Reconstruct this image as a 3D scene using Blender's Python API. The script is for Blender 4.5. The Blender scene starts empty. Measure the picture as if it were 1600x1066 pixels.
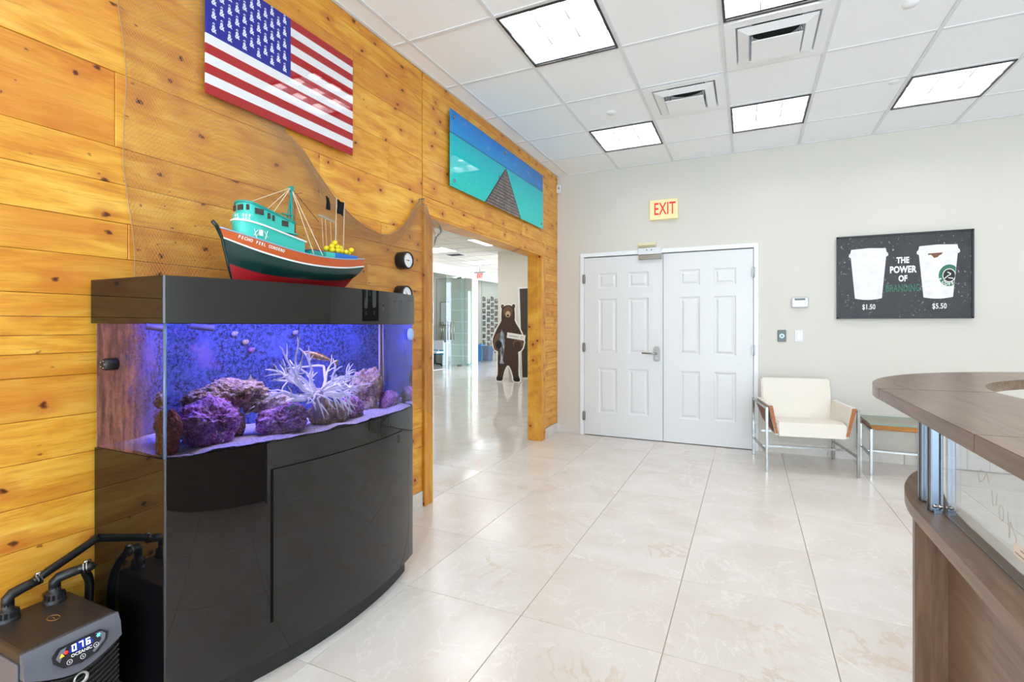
import bpy, bmesh, math, random
from math import sin, cos, pi, radians as R, sqrt
from mathutils import Vector, Matrix, noise
random.seed(7)
C = bpy.context.scene.collection
SC = bpy.context.scene

# ---------------------------------------------------------------- camera, world, exposure
cam = bpy.data.cameras.new('camera'); co = bpy.data.objects.new('camera', cam); C.objects.link(co)
co.location = (2.115, 0, 1.295); co.rotation_euler = (pi/2, 0, 0.4386)
cam.sensor_width = 36; cam.lens = 786.6/1600*36; cam.shift_y = -23.6/1600; cam.clip_start = 0.03
SC.camera = co
SC.view_settings.view_transform = 'Standard'; SC.view_settings.look = 'None'
SC.view_settings.exposure = 0.46; SC.view_settings.gamma = 1; SC.view_settings.use_curve_mapping = False
SC.cycles.max_bounces = 10; SC.cycles.diffuse_bounces = 5; SC.cycles.glossy_bounces = 5
SC.cycles.transmission_bounces = 8; SC.cycles.transparent_max_bounces = 16
SC.cycles.caustics_refractive = False; SC.cycles.caustics_reflective = False
SC.cycles.sample_clamp_indirect = 6.0
SC.cycles.use_denoising = True
LIGHT_POWER = 5.5      # radiance of the ceiling fixtures' diffusers
ROOM2_POWER = 4.6
SKY = 7.5
W = bpy.data.worlds.new('sky'); SC.world = W; W.use_nodes = True
bg = W.node_tree.nodes['Background']; bg.inputs[0].default_value = (0.74, 0.83, 1.0, 1); bg.inputs[1].default_value = SKY
for px in (1.65, 4.95):    # daylight portals in the two street windows behind the camera
    la = bpy.data.lights.new('portal', 'AREA'); la.shape = 'RECTANGLE'; la.size = 3.1; la.size_y = 2.7
    la.cycles.is_portal = True
    lo = bpy.data.objects.new('window_portal', la); C.objects.link(lo); lo.location = (px, -3.47, 1.46); lo.rotation_euler = (pi/2, 0, 0)

# ---------------------------------------------------------------- material helpers
class E:
    """tiny expression builder for math nodes"""
    def __init__(s, nt, sock): s.nt = nt; s.s = sock
    def op(s, o, b=None, c=None, clamp=False):
        n = s.nt.nodes.new('ShaderNodeMath'); n.operation = o; n.use_clamp = clamp
        for i, v in enumerate((s, b, c)):
            if v is None: continue
            if isinstance(v, E): s.nt.links.new(v.s, n.inputs[i])
            else: n.inputs[i].default_value = v
        return E(s.nt, n.outputs[0])
    def __add__(s, b): return s.op('ADD', b)
    def __sub__(s, b): return s.op('SUBTRACT', b)
    def __mul__(s, b): return s.op('MULTIPLY', b)
    def __truediv__(s, b): return s.op('DIVIDE', b)
    def gt(s, b): return s.op('GREATER_THAN', b)
    def lt(s, b): return s.op('LESS_THAN', b)
    def frac(s): return s.op('FRACT')
    def clamp(s): return s.op('ADD', 0.0, clamp=True)
    def smooth(s, a, b):
        n = s.nt.nodes.new('ShaderNodeMapRange'); n.interpolation_type = 'SMOOTHSTEP'
        s.nt.links.new(s.s, n.inputs[0]); n.inputs[1].default_value = a; n.inputs[2].default_value = b
        return E(s.nt, n.outputs[0])

class Mat:
    def __init__(s, name, color=(.8,.8,.8), rough=.5, metal=0., spec=.5, **kw):
        s.m = bpy.data.materials.new(name); s.m.use_nodes = True; s.nt = s.m.node_tree
        s.b = s.nt.nodes['Principled BSDF']; s.out = s.nt.nodes['Material Output']
        s.b.inputs['Base Color'].default_value = (*color, 1); s.b.inputs['Roughness'].default_value = rough
        s.b.inputs['Metallic'].default_value = metal; s.b.inputs['Specular IOR Level'].default_value = spec
        for k, v in kw.items():
            s.b.inputs[k].default_value = v
        s._c = None
    def coords(s, scale=(1,1,1), offset=None, rand=0.):
        n = s.nt.nodes.new('ShaderNodeTexCoord'); v = n.outputs['Object']
        if rand:
            oi = s.nt.nodes.new('ShaderNodeObjectInfo')
            m = s.nt.nodes.new('ShaderNodeVectorMath'); m.operation = 'SCALE'
            m.inputs[0].default_value = (rand, rand*1.37, rand*.71); s.nt.links.new(oi.outputs['Random'], m.inputs['Scale'])
            a = s.nt.nodes.new('ShaderNodeVectorMath'); a.operation = 'ADD'
            s.nt.links.new(v, a.inputs[0]); s.nt.links.new(m.outputs[0], a.inputs[1]); v = a.outputs[0]
        mp = s.nt.nodes.new('ShaderNodeMapping'); mp.inputs['Scale'].default_value = scale
        if offset: mp.inputs['Location'].default_value = offset
        s.nt.links.new(v, mp.inputs[0]); return mp.outputs[0]
    def xyz(s):
        n = s.nt.nodes.new('ShaderNodeTexCoord'); p = s.nt.nodes.new('ShaderNodeSeparateXYZ')
        s.nt.links.new(n.outputs['Object'], p.inputs[0]); return [E(s.nt, p.outputs[i]) for i in range(3)]
    def noise(s, vec, scale=5, detail=4, rough=.55, dist=0., out='Fac'):
        n = s.nt.nodes.new('ShaderNodeTexNoise'); s.nt.links.new(vec, n.inputs['Vector'])
        n.inputs['Scale'].default_value = scale; n.inputs['Detail'].default_value = detail
        n.inputs['Roughness'].default_value = rough; n.inputs['Distortion'].default_value = dist
        return E(s.nt, n.outputs[out])
    def voronoi(s, vec, scale=5, feature='F1', rnd=1.):
        n = s.nt.nodes.new('ShaderNodeTexVoronoi'); s.nt.links.new(vec, n.inputs['Vector']); n.feature = feature
        n.inputs['Scale'].default_value = scale; n.inputs['Randomness'].default_value = rnd
        return E(s.nt, n.outputs['Distance'])
    def rand(s):
        n = s.nt.nodes.new('ShaderNodeObjectInfo'); return E(s.nt, n.outputs['Random'])
    def ramp(s, fac, stops):
        n = s.nt.nodes.new('ShaderNodeValToRGB'); e = n.color_ramp.elements
        while len(e) < len(stops): e.new(.5)
        for i, (p, c) in enumerate(stops): e[i].position = p; e[i].color = (*c, 1)
        s.nt.links.new(fac.s, n.inputs[0]); return n.outputs[0]
    def mix(s, fac, a, b, mode='MIX'):
        n = s.nt.nodes.new('ShaderNodeMix'); n.data_type = 'RGBA'; n.blend_type = mode
        if isinstance(fac, E): s.nt.links.new(fac.s, n.inputs[0])
        else: n.inputs[0].default_value = fac
        for i, v in ((6, a), (7, b)):
            if isinstance(v, tuple): n.inputs[i].default_value = (*v, 1)
            else: s.nt.links.new(v, n.inputs[i])
        return n.outputs[2]
    def color(s, sock): s.nt.links.new(sock, s.b.inputs['Base Color']); return s
    def rough(s, e): s.nt.links.new(e.s, s.b.inputs['Roughness']); return s
    def bump(s, e, strength=.2, dist=.01):
        n = s.nt.nodes.new('ShaderNodeBump'); n.inputs['Strength'].default_value = strength; n.inputs['Distance'].default_value = dist
        s.nt.links.new(e.s, n.inputs['Height']); s.nt.links.new(n.outputs[0], s.b.inputs['Normal']); return s
    def emit(s, col, k):
        s.b.inputs['Emission Color'].default_value = (*col, 1); s.b.inputs['Emission Strength'].default_value = k; return s

def srgb(r, g, b):
    f = lambda c: (c/255/12.92) if c/255 <= .04045 else ((c/255+.055)/1.055)**2.4
    return (f(r), f(g), f(b))

def thin_glass(name, tint=(1,1,1), gloss=1.0, rough=0.):
    m = Mat(name); nt = m.nt; nt.nodes.remove(m.b)
    t = nt.nodes.new('ShaderNodeBsdfTransparent'); t.inputs[0].default_value = (*tint, 1)
    g = nt.nodes.new('ShaderNodeBsdfGlossy'); g.inputs['Roughness'].default_value = rough
    ge = nt.nodes.new('ShaderNodeNewGeometry'); dt = nt.nodes.new('ShaderNodeVectorMath'); dt.operation = 'DOT_PRODUCT'
    nt.links.new(ge.outputs['Incoming'], dt.inputs[0]); nt.links.new(ge.outputs['Normal'], dt.inputs[1])
    F = ((E(nt, dt.outputs['Value']).op('ABSOLUTE')*-1.+1.).op('POWER', 5.)*.96+.04)*gloss      # Schlick, the same from both sides
    x = nt.nodes.new('ShaderNodeMixShader'); nt.links.new(F.s, x.inputs[0])
    nt.links.new(t.outputs[0], x.inputs[1]); nt.links.new(g.outputs[0], x.inputs[2]); nt.links.new(x.outputs[0], m.out.inputs[0])
    return m.m

# ---------------------------------------------------------------- materials
def pine(name, vertical=False, dark=1.0):
    m = Mat(name, rough=.34)
    sc = (1, 1, 7) if not vertical else (1, 7, 1)
    v = m.coords(sc, rand=23.)
    g = m.noise(v, 3.2, 5, .6, .6)
    fine = m.noise(m.coords((1, 4, 90) if not vertical else (1, 90, 4), rand=9.), 2.5, 3, .6)
    base = m.ramp(g, [(.25, srgb(206*dark, 126*dark, 36*dark)), (.5, srgb(238*dark, 174*dark, 60*dark)), (.75, srgb(252*dark, 206*dark, 96*dark))])
    base = m.mix((fine.smooth(.50, .72))*.5, base, srgb(190, 116, 40))
    r = m.rand()
    base = m.mix(r*.55, base, m.mix(1., base, srgb(226, 200, 160), 'MULTIPLY'))
    big = m.noise(m.coords((1, 1.2, 3), rand=5.), 1.1, 2)
    base = m.mix(big.smooth(.45, .68)*.5, base, srgb(206, 126, 44))
    kv = m.coords((1, 1, 1.35) if not vertical else (1, 1.35, 1), rand=31.)
    wob = m.nt.nodes.new('ShaderNodeTexNoise'); wob.inputs['Scale'].default_value = 30; m.nt.links.new(kv, wob.inputs[0])
    add = m.nt.nodes.new('ShaderNodeVectorMath'); add.operation = 'MULTIPLY_ADD'
    m.nt.links.new(wob.outputs['Color'], add.inputs[0]); add.inputs[1].default_value = (.03, .03, .03); m.nt.links.new(kv, add.inputs[2])
    sp = m.nt.nodes.new('ShaderNodeSeparateXYZ'); cb = m.nt.nodes.new('ShaderNodeCombineXYZ'); m.nt.links.new(add.outputs[0], sp.inputs[0])
    m.nt.links.new((E(m.nt, sp.outputs[0])+E(m.nt, sp.outputs[1])).s, cb.inputs[0]); m.nt.links.new(sp.outputs[2], cb.inputs[1])
    def vor2(scale):
        n = m.nt.nodes.new('ShaderNodeTexVoronoi'); n.voronoi_dimensions = '2D'; n.inputs['Scale'].default_value = scale
        m.nt.links.new(cb.outputs[0], n.inputs['Vector']); return E(m.nt, n.outputs['Distance'])
    k = vor2(3.6)
    base = m.mix((E(m.nt, k.s).smooth(.26, .06))*.5, base, srgb(196, 108, 34))
    base = m.mix(E(m.nt, k.s).smooth(.062, .03)*.9, base, srgb(120, 56, 20))
    base = m.mix(E(m.nt, k.s).smooth(.036, .018)*.8, base, srgb(74, 30, 12))
    k2 = vor2(7.)
    base = m.mix(E(m.nt, k2.s).smooth(.05, .02)*.8*m.noise(m.coords((1,1,1), rand=3.), 2.3, 2).smooth(.52, .6), base, srgb(120, 58, 22))
    m.color(base); m.bump(fine, .12, .002)
    return m.m
M = {}
M['pine'] = pine('pine plank'); M['pine_v'] = pine('pine board', True, .96)
m = Mat('painted wall', srgb(216, 213, 204), .55)
n_ = m.noise(m.coords(), 140, 2); m.bump(n_, .05, .001); M['wall'] = m.m
m = Mat('painted wall office', srgb(228, 224, 212), .6); M['wall2'] = m.m
m = Mat('white door paint', srgb(226, 227, 227), .35); M['door'] = m.m
M['slot'] = Mat('black slot', (.002,.002,.002), .6, spec=.1).m
m = Mat('grey gap', (.05,.05,.05), .8); M['gap'] = m.m
def marble(name, rough, light=1.):
    m = Mat(name, rough=rough, spec=.6)
    v = m.coords((1,1,1), rand=41.)
    n1 = m.noise(v, 1.3, 6, .6, 1.2); n2 = m.noise(v, 1.9, 7, .62, .7)
    col = m.ramp(n1, [(.3, srgb(212*light, 205*light, 196*light)), (.5, srgb(221*light, 216*light, 210*light)), (.7, srgb(227*light, 224*light, 219*light))])
    vein = (n2 - .5).op('ABSOLUTE').smooth(.02, .0)
    mask = m.noise(v, 2.1, 2).smooth(.5, .68)
    col = m.mix(vein*mask*.36, col, srgb(196, 160, 104))
    w = (m.noise(v, 2.2, 5, .6, 1.) - .5).op('ABSOLUTE').smooth(.012, 0.)
    col = m.mix(w*.3, col, srgb(250, 248, 244))
    col = m.mix(m.rand()*.22, col, srgb(218, 208, 194))
    sp = m.noise(v, 60, 3).smooth(.72, .8)
    col = m.mix(sp*mask*.5, col, srgb(190, 140, 110))
    m.color(col)
    m.rough(m.noise(v, 9, 3)*.06 + (rough-.03))
    m.bump(m.noise(v, 3.5, 2), .012, .02)
    return m.m
M['marble'] = marble('cream marble tile', .2); M['marble_base'] = marble('cream marble skirting', .25)
M['marble2'] = marble('polished office marble', .09, .985)
M['grout'] = Mat('grout', srgb(146, 134, 114), .8).m
m = Mat('ceiling panel', srgb(250, 250, 250), .8); n_ = m.noise(m.coords((1,1,1), rand=5.), 160, 3); m.bump(n_, .12, .002)
m.color(m.ramp(n_, [(.3, srgb(243,248,252)), (.6, srgb(248,252,255))])); M['ctile'] = m.m
M['louver'] = Mat('louver aluminium', (.42,.42,.43), .35).m
M['tbar'] = Mat('ceiling grid bar', srgb(226, 229, 232), .5).m
M['white'] = Mat('white enamel', srgb(240, 243, 246), .35).m
M['whiteplastic'] = Mat('white plastic', srgb(232, 233, 234), .4).m
M['cream'] = Mat('cream plastic', srgb(226, 214, 180), .45).m
M['black'] = Mat('black plastic', (.012,.012,.013), .45).m
M['blackmetal'] = Mat('black enamel rim', (.01,.01,.01), .4).m
M['duct'] = Mat('duct interior', (.02,.02,.02), .9).m
m = Mat('gloss black acrylic', (.004,.004,.0045), .02, spec=.46); m.b.inputs['IOR'].default_value = 1.6; M['acrylic'] = m.m
M['chrome'] = Mat('brushed steel', (.36,.355,.34), .2, 1.).m
M['nickel'] = Mat('antique nickel', (.27,.25,.215), .28, 1.).m
M['alu'] = Mat('blue grey aluminium', (.24,.30,.38), .3, .9).m
M['hinge'] = Mat('grey hinge steel', (.3,.3,.3), .35, .8).m
M['red'] = Mat('red letters', srgb(214, 40, 32), .5).emit(srgb(224, 40, 30), .25).m
M['diffuser'] = Mat('lamp diffuser', (1,1,1), .5).emit((.97, .96, 1.), LIGHT_POWER).m
M['diffuser2'] = Mat('office lamp diffuser', (1,1,1), .5).emit((.95, .97, 1.), ROOM2_POWER).m
M['glass'] = thin_glass('clear glass', (.93,.97,.95)); M['officeglass'] = thin_glass('greenish partition glass', (.94,.98,.97), .9)
M['glass_edge'] = Mat('green glass edge', srgb(110, 150, 140), .2).m
M['tableglass'] = thin_glass('table glass', (.84,.95,.90), 1.)
M['screen'] = thin_glass('acrylic screen', (.93,.95,.95), 1.7)
def walnut(name, axis):
    m = Mat(name, rough=.30)
    sc = {'y': (14, 1, 14), 'z': (14, 14, 1), 'x': (1, 14, 14), 'd': (14, 2, 3)}[axis]
    v = m.coords(sc)
    g = m.noise(v, 3.0, 5, .6, .5); f = m.noise(m.coords(tuple(a*5 for a in sc)), 3., 2)
    c = m.ramp(g, [(.3, srgb(98, 78, 62)), (.5, srgb(120, 98, 80)), (.7, srgb(138, 115, 95))])
    c = m.mix(f.smooth(.5, .8)*.4, c, srgb(74, 56, 46)); m.color(c); return m.m
M['walnut_y'] = walnut('walnut laminate', 'y'); M['walnut_z'] = walnut('walnut laminate upright', 'z')
m = Mat('walnut edge band', srgb(120, 98, 82), .3); M['walnut_edge'] = m.m
m = Mat('cream leatherette', srgb(228, 222, 210), .42); m.bump(m.noise(m.coords(), 220, 2), .08, .001); M['leather'] = m.m
m = Mat('teak veneer', rough=.38); g = m.noise(m.coords((3, 3, 22)), 4, 4); m.color(m.ramp(g, [(.3, srgb(150, 84, 44)), (.7, srgb(188, 118, 66))])); M['teak'] = m.m
m = Mat('oiled oak tray', rough=.38); g = m.noise(m.coords((3, 22, 22)), 4, 4); m.color(m.ramp(g, [(.3, srgb(176, 112, 50)), (.7, srgb(206, 146, 80))])); M['oak'] = m.m

# ---------------------------------------------------------------- geometry helpers
class MB:
    def __init__(s): s.bm = bmesh.new(); s.mi = 0
    def _tag(s, fs):
        for f in fs: f.material_index = s.mi
        return fs
    def box(s, x0, x1, y0, y1, z0, z1, bevel=0., seg=2, rot=None, about=None):
        if x0 > x1: x0, x1 = x1, x0
        if y0 > y1: y0, y1 = y1, y0
        if z0 > z1: z0, z1 = z1, z0
        vs = [s.bm.verts.new(p) for p in ((x0,y0,z0),(x1,y0,z0),(x1,y1,z0),(x0,y1,z0),(x0,y0,z1),(x1,y0,z1),(x1,y1,z1),(x0,y1,z1))]
        fs = [s.bm.faces.new([vs[i] for i in q]) for q in ((3,2,1,0),(4,5,6,7),(0,1,5,4),(1,2,6,5),(2,3,7,6),(3,0,4,7))]
        s._tag(fs)
        if rot is not None:
            bmesh.ops.transform(s.bm, matrix=Matrix.Translation(about) @ rot @ Matrix.Translation(-Vector(about)), verts=vs)
        if bevel:
            es = list({e for f in fs for e in f.edges})
            r = bmesh.ops.bevel(s.bm, geom=es, offset=bevel, segments=seg, profile=.5, affect='EDGES'); s._tag(r['faces'])
        return s
    def prism(s, pts, d, axis='z', bevel=0.):
        """polygon pts (2D) extruded over d=(a,b) along axis"""
        f3 = {'z': lambda p, t: (p[0], p[1], t), 'x': lambda p, t: (t, p[0], p[1]), 'y': lambda p, t: (p[0], t, p[1])}[axis]
        a = [s.bm.verts.new(f3(p, d[0])) for p in pts]; b = [s.bm.verts.new(f3(p, d[1])) for p in pts]
        n = len(pts); fs = [s.bm.faces.new(a), s.bm.faces.new(b[::-1])]
        for i in range(n): fs.append(s.bm.faces.new((a[i], b[i], b[(i+1) % n], a[(i+1) % n])))
        s._tag(fs)
        if bevel:
            es = [e for e in fs[0].edges] + [e for e in fs[1].edges]
            r = bmesh.ops.bevel(s.bm, geom=es, offset=bevel, segments=2, affect='EDGES'); s._tag(r['faces'])
        return s
    def tube(s, pts, r, n=8, cap=True, closed=False):
        pts = [Vector(p) for p in pts]; rr = r if isinstance(r, (list, tuple)) else [r]*len(pts)
        rings = []; up = None; N = len(pts)
        for i, p in enumerate(pts):
            if closed: t = (pts[(i+1) % N] - pts[i-1])
            else: t = (pts[min(i+1, N-1)] - pts[max(i-1, 0)])
            t.normalize()
            if up is None: up = t.orthogonal().normalized()
            up = (up - t*up.dot(t))
            up = up.normalized() if up.length > 1e-6 else t.orthogonal().normalized()
            w = t.cross(up)
            rings.append([s.bm.verts.new(p + (up*cos(2*pi*k/n) + w*sin(2*pi*k/n))*rr[i]) for k in range(n)])
        fs = []
        for i in range(N if closed else N-1):
            a, b = rings[i], rings[(i+1) % N]
            for k in range(n): fs.append(s.bm.faces.new((a[k], a[(k+1) % n], b[(k+1) % n], b[k])))
        if cap and not closed: fs.append(s.bm.faces.new(rings[0][::-1])); fs.append(s.bm.faces.new(rings[-1]))
        for f in fs: f.smooth = n > 5
        s._tag(fs); return s
    def lathe(s, prof, centre=(0,0,0), axis='z', n=24):
        """prof: list of (r, t) along the axis"""
        f3 = {'z': lambda r, a, t: (r*cos(a), r*sin(a), t), 'x': lambda r, a, t: (t, r*cos(a), r*sin(a)), 'y': lambda r, a, t: (r*cos(a), t, r*sin(a))}[axis]
        c = Vector(centre); rings = []
        for r, t in prof:
            if r < 1e-6: rings.append([s.bm.verts.new(c + Vector(f3(0, 0, t)))])
            else: rings.append([s.bm.verts.new(c + Vector(f3(r, 2*pi*k/n, t))) for k in range(n)])
        fs = []
        for a, b in zip(rings, rings[1:]):
            for k in range(n):
                k2 = (k+1) % n
                if len(a) == 1 and len(b) == 1: continue
                if len(a) == 1: fs.append(s.bm.faces.new((a[0], b[k], b[k2])))
                elif len(b) == 1: fs.append(s.bm.faces.new((a[k], a[k2], b[0])))
                else: fs.append(s.bm.faces.new((a[k], a[k2], b[k2], b[k])))
        for f in fs: f.smooth = True
        s._tag(fs); return s
    def ball(s, c, r, sub=2, sc=(1,1,1)):
        q = bmesh.ops.create_icosphere(s.bm, subdivisions=sub, radius=1)
        for v in q['verts']: v.co = Vector((v.co.x*r*sc[0], v.co.y*r*sc[1], v.co.z*r*sc[2])) + Vector(c)
        fs = {f for v in q['verts'] for f in v.link_faces}
        for f in fs: f.smooth = True
        s._tag(fs); return s
    def grid(s, rows, closed_u=False, smooth=True):
        """rows of points -> quads"""
        vr = [[s.bm.verts.new(p) for p in r] for r in rows]; fs = []
        for a, b in zip(vr, vr[1:]):
            n = len(a)
            for k in range(n if closed_u else n-1):
                k2 = (k+1) % n
                fs.append(s.bm.faces.new((a[k], a[k2], b[k2], b[k])))
        for f in fs: f.smooth = smooth
        s._tag(fs); return fs
    def poly(s, pts):
        f = s.bm.faces.new([s.bm.verts.new(p) for p in pts]); s._tag([f]); return f
    def build(s, name, mat, parent=None, fix=True, loc=None, bevel=0., smooth_angle=None):
        if fix: bmesh.ops.recalc_face_normals(s.bm, faces=s.bm.faces[:])
        me = bpy.data.meshes.new(name); s.bm.to_mesh(me); s.bm.free()
        for q in (mat if isinstance(mat, (list, tuple)) else [mat]): me.materials.append(q)
        o = bpy.data.objects.new(name, me); C.objects.link(o)
        if parent is not None: o.parent = parent
        if loc: o.location = loc
        return o
def tag(o, label=None, cat=None, group=None, kind=None):
    if label: o['label'] = label
    if cat: o['category'] = cat
    if group: o['group'] = group
    if kind: o['kind'] = kind
    return o
def thing(name, label, cat, loc=(0,0,0), rz=0., group=None):
    o = bpy.data.objects.new(name, None); C.objects.link(o); o.location = loc; o.rotation_euler = (0,0,rz); o.empty_display_size = .1
    return tag(o, label, cat, group)
def copy_tree(o, parent=None):
    c = o.copy(); C.objects.link(c)
    if parent is not None: c.parent = parent
    for ch in o.children: copy_tree(ch, c)
    return c
def text_mesh(body, size, ext=.0006, bold=0., xs=1., align='CENTER', spacing=1.):
    cu = bpy.data.curves.new('lettering', 'FONT'); cu.body = body; cu.size = size; cu.extrude = ext; cu.offset = bold
    cu.align_x = align; cu.align_y = 'CENTER'; cu.space_character = spacing; cu.resolution_u = 3
    o = bpy.data.objects.new('tmp', cu); C.objects.link(o)
    dg = bpy.context.evaluated_depsgraph_get(); me = bpy.data.meshes.new_from_object(o.evaluated_get(dg))
    C.objects.unlink(o); bpy.data.objects.remove(o); bpy.data.curves.remove(cu)
    me.transform(Matrix.Diagonal((xs, 1, 1, 1))); me.name = 'lettering'
    return me
FACE_X = Matrix(((0,0,1,0),(1,0,0,0),(0,1,0,0),(0,0,0,1)))       # text reads when looking along -X
FACE_Y = Matrix(((1,0,0,0),(0,0,-1,0),(0,1,0,0),(0,0,0,1)))      # text reads when looking along +Y
def put_text(body, size, pos, face, mat, parent=None, name='lettering', rot=0., **k):
    me = text_mesh(body, size, **k); me.transform(Matrix.Translation(pos) @ face @ Matrix.Rotation(rot, 4, 'Z'))
    me.materials.clear(); me.materials.append(mat)
    o = bpy.data.objects.new(name, me); C.objects.link(o); o.parent = parent; return o
def join_meshes(name, meshes, mat, parent=None):
    bm = bmesh.new()
    for me in meshes: bm.from_mesh(me); bpy.data.meshes.remove(me)
    for f in bm.faces: f.material_index = 0
    me = bpy.data.meshes.new(name); bm.to_mesh(me); bm.free(); me.materials.append(mat)
    o = bpy.data.objects.new(name, me); C.objects.link(o); o.parent = parent; return o
def shared(name, me, loc, parent, mat=None):
    o = bpy.data.objects.new(name, me); C.objects.link(o); o.location = loc; o.parent = parent; return o
def pw(x, xs, ys):
    if x <= xs[0]: return ys[0]
    for i in range(len(xs)-1):
        if x <= xs[i+1]:
            t = (x-xs[i])/(xs[i+1]-xs[i])
            m0 = (ys[i+1]-ys[max(i-1,0)])/(xs[i+1]-xs[max(i-1,0)]); m1 = (ys[min(i+2,len(xs)-1)]-ys[i])/(xs[min(i+2,len(xs)-1)]-xs[i])
            h = xs[i+1]-xs[i]
            return (2*t**3-3*t*t+1)*ys[i]+(t**3-2*t*t+t)*h*m0+(-2*t**3+3*t*t)*ys[i+1]+(t**3-t*t)*h*m1
    return ys[-1]
H = 3.12; L = 5.814; XR = 6.6; YF = -3.5
# ================================================================ STRUCTURE
def struct(o, label, cat): return tag(o, label, cat, kind='structure')
# ---- floor: grout bed + marble tiles
mb = MB(); mb.box(-12, XR+.2, YF-.2, 18.2, -.08, -.004)
floor = struct(mb.build('floor', M['grout']), 'cream polished marble tile floor with thin joints', 'floor')
TX, TY, X0, Y0 = .613, .637, .582, 2.056
mb = MB(); mb.box(.0014, TX-.0014, .0014, TY-.0014, -.02, 0, bevel=.0013, seg=1)
t0 = mb.build('tile', M['marble'], floor); tme = t0.data
me2 = tme.copy(); me2.materials.clear(); me2.materials.append(M['marble2'])
cells = []
for i in range(-20, 10):
    for j in range(-9, 26):
        x, y = X0+i*TX, Y0+j*TY
        if x > XR or y > 18: continue
        if x < -.2 and y < 2.2: continue
        if y+TY > L+.02 and x > -.35: continue
        if x < -11.5: continue
        cx, cy = x+TX/2, y+TY/2
        w = (cx-2.115)*-.4247 + cy*.9053
        u = abs((cx-2.115)*.9053 + cy*.4247)
        seen = w > .5 and u < w*1.1
        if cx < -.3 and (cx-2.115)/cy > -.2: seen = False
        cells.append(((w if seen else 99+abs(w)), x, y))
cells.sort()
first = True; rest = MB()
for k, (d, x, y) in enumerate(cells):
    if k < 290:
        if first: o = t0; first = False
        else: o = bpy.data.objects.new('tile', tme); C.objects.link(o); o.parent = floor
        if x < -.3: o.data = me2
        o.location = (x, y, random.uniform(-.0006, 0))
    else: rest.box(x+.0012, x+TX-.0012, y+.0012, y+TY-.0012, -.02, 0)
# cut strips along the far wall
for i in range(-1, 10):
    x = X0+i*TX; mb = MB(); yy = Y0+5*TY
    mb.box(x+.0012, x+TX-.0012, yy+.0012, L, -.02, 0); mb.build('tile', M['marble'], floor)
o = rest.build('floor_tiling', M['marble2'], floor); o['kind'] = 'stuff'

# ---- ceiling: slab, grid bars, lay-in panels
GX = [.138+.61*i for i in range(11)]; GY = [3.291+.6404*j for j in range(-10, 4)]
mb = MB(); mb.box(-.15, XR+.2, YF-.2, L+.15, H+.14, H+.25)
ceiling = struct(mb.build('ceiling', M['ctile']), 'white suspended ceiling of square lay-in panels', 'ceiling')
mb = MB()
for x in GX: mb.box(x-.012, x+.012, YF, L, H, H+.03)
mb.build('grid_bar', M['tbar'], ceiling)
mb = MB()
for y in GY: mb.box(0, XR, y-.012, y+.012, H+.0005, H+.03)
mb.build('grid_bar', M['tbar'], ceiling)
mb = MB(); mb.box(0, .02, YF, L, H, H+.02); mb.box(0, XR, L-.02, L, H+.0003, H+.02); mb.build('wall_angle', M['tbar'], ceiling)
LIGHTS = [(.748+1.22*i, 3.291+.6404*j) for j in (-7, -4, -1, 2) for i in (0, 1, 2, 3, 4) if .748+1.22*i < 6.2]
VENTS = [(1.968, 3.291), (1.358, 3.9314)]
skip = {(round(x, 2), round(y, 2)) for x, y in LIGHTS+VENTS}
mb = MB(); mb.box(.006, .604, .006, .634, .006, .021); pm = mb.build('ceiling_panel', M['ctile'], ceiling); pme = pm.data
usedp = False
for i, x in enumerate([.138-.61]+GX):
    for j, y in enumerate([GY[0]-.6404]+GY):
        if (round(x, 2), round(y, 2)) in skip: continue
        a, b = max(x, 0), min(x+.61, XR); c, d = max(y, YF), min(y+.6404, L)
        if b-a < .05 or d-c < .05: continue
        if b-a > .6 and d-c > .63:
            if not usedp: o = pm; usedp = True
            else: o = bpy.data.objects.new('ceiling_panel', pme); C.objects.link(o); o.parent = ceiling
            o.location = (x, y, H)
        else:
            mb = MB(); mb.box(a+.004, b-.004, c+.004, d-.004, H+.006, H+.021); mb.build('ceiling_panel', M['ctile'], ceiling)

# ---- walls of the lobby
DX0, DX1, DX2, DZ = .346, 1.2545, 2.163, 2.105
mb = MB()
mb.box(-.15, .295, L, L+.15, -.02, H+.14); mb.box(2.211, XR+.15, L, L+.15, -.02, H+.14); mb.box(.295, 2.211, L, L+.15, 2.157, H+.14)
wall_back = struct(mb.build('wall_back', M['wall']), 'warm white painted wall with the double doors', 'wall')
mb = MB(); mb.box(XR, XR+.15, YF, L, -.02, H+.14)
struct(mb.build('wall_right', M['wall']), 'warm white painted wall behind the reception desk', 'wall')
mb = MB()
WIN = [(.1, 3.2), (3.4, 6.5)]
mb.box(-.15, .1, YF-.15, YF, -.02, H+.14); mb.box(3.2, 3.4, YF-.15, YF, -.02, H+.14); mb.box(6.5, XR+.15, YF-.15, YF, -.02, H+.14)
for a, b in WIN: mb.box(a, b, YF-.15, YF, 2.82, H+.14); mb.box(a, b, YF-.15, YF, -.02, .1)
struct(mb.build('wall_front', M['wall']), 'painted street wall with tall windows', 'wall')
for k, (a, b) in enumerate(WIN):
    mb = MB()
    for x in (a, (a+b)/2-.025, b-.05): mb.box(x, x+.05, YF-.11, YF-.04, .1, 2.82)
    for z in (.1, 2.77): mb.box(a, b, YF-.105, YF-.045, z, z+.05)
    w = struct(mb.build('window_%d' % (k+1), M['alu']), 'tall aluminium framed street window' + (' beside the planked wall' if k == 0 else ' behind the reception desk'), 'window')
    mb = MB(); mb.box(a+.02, b-.02, YF-.08, YF-.074, .12, 2.80); mb.build('pane', M['glass'], w)

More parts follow.
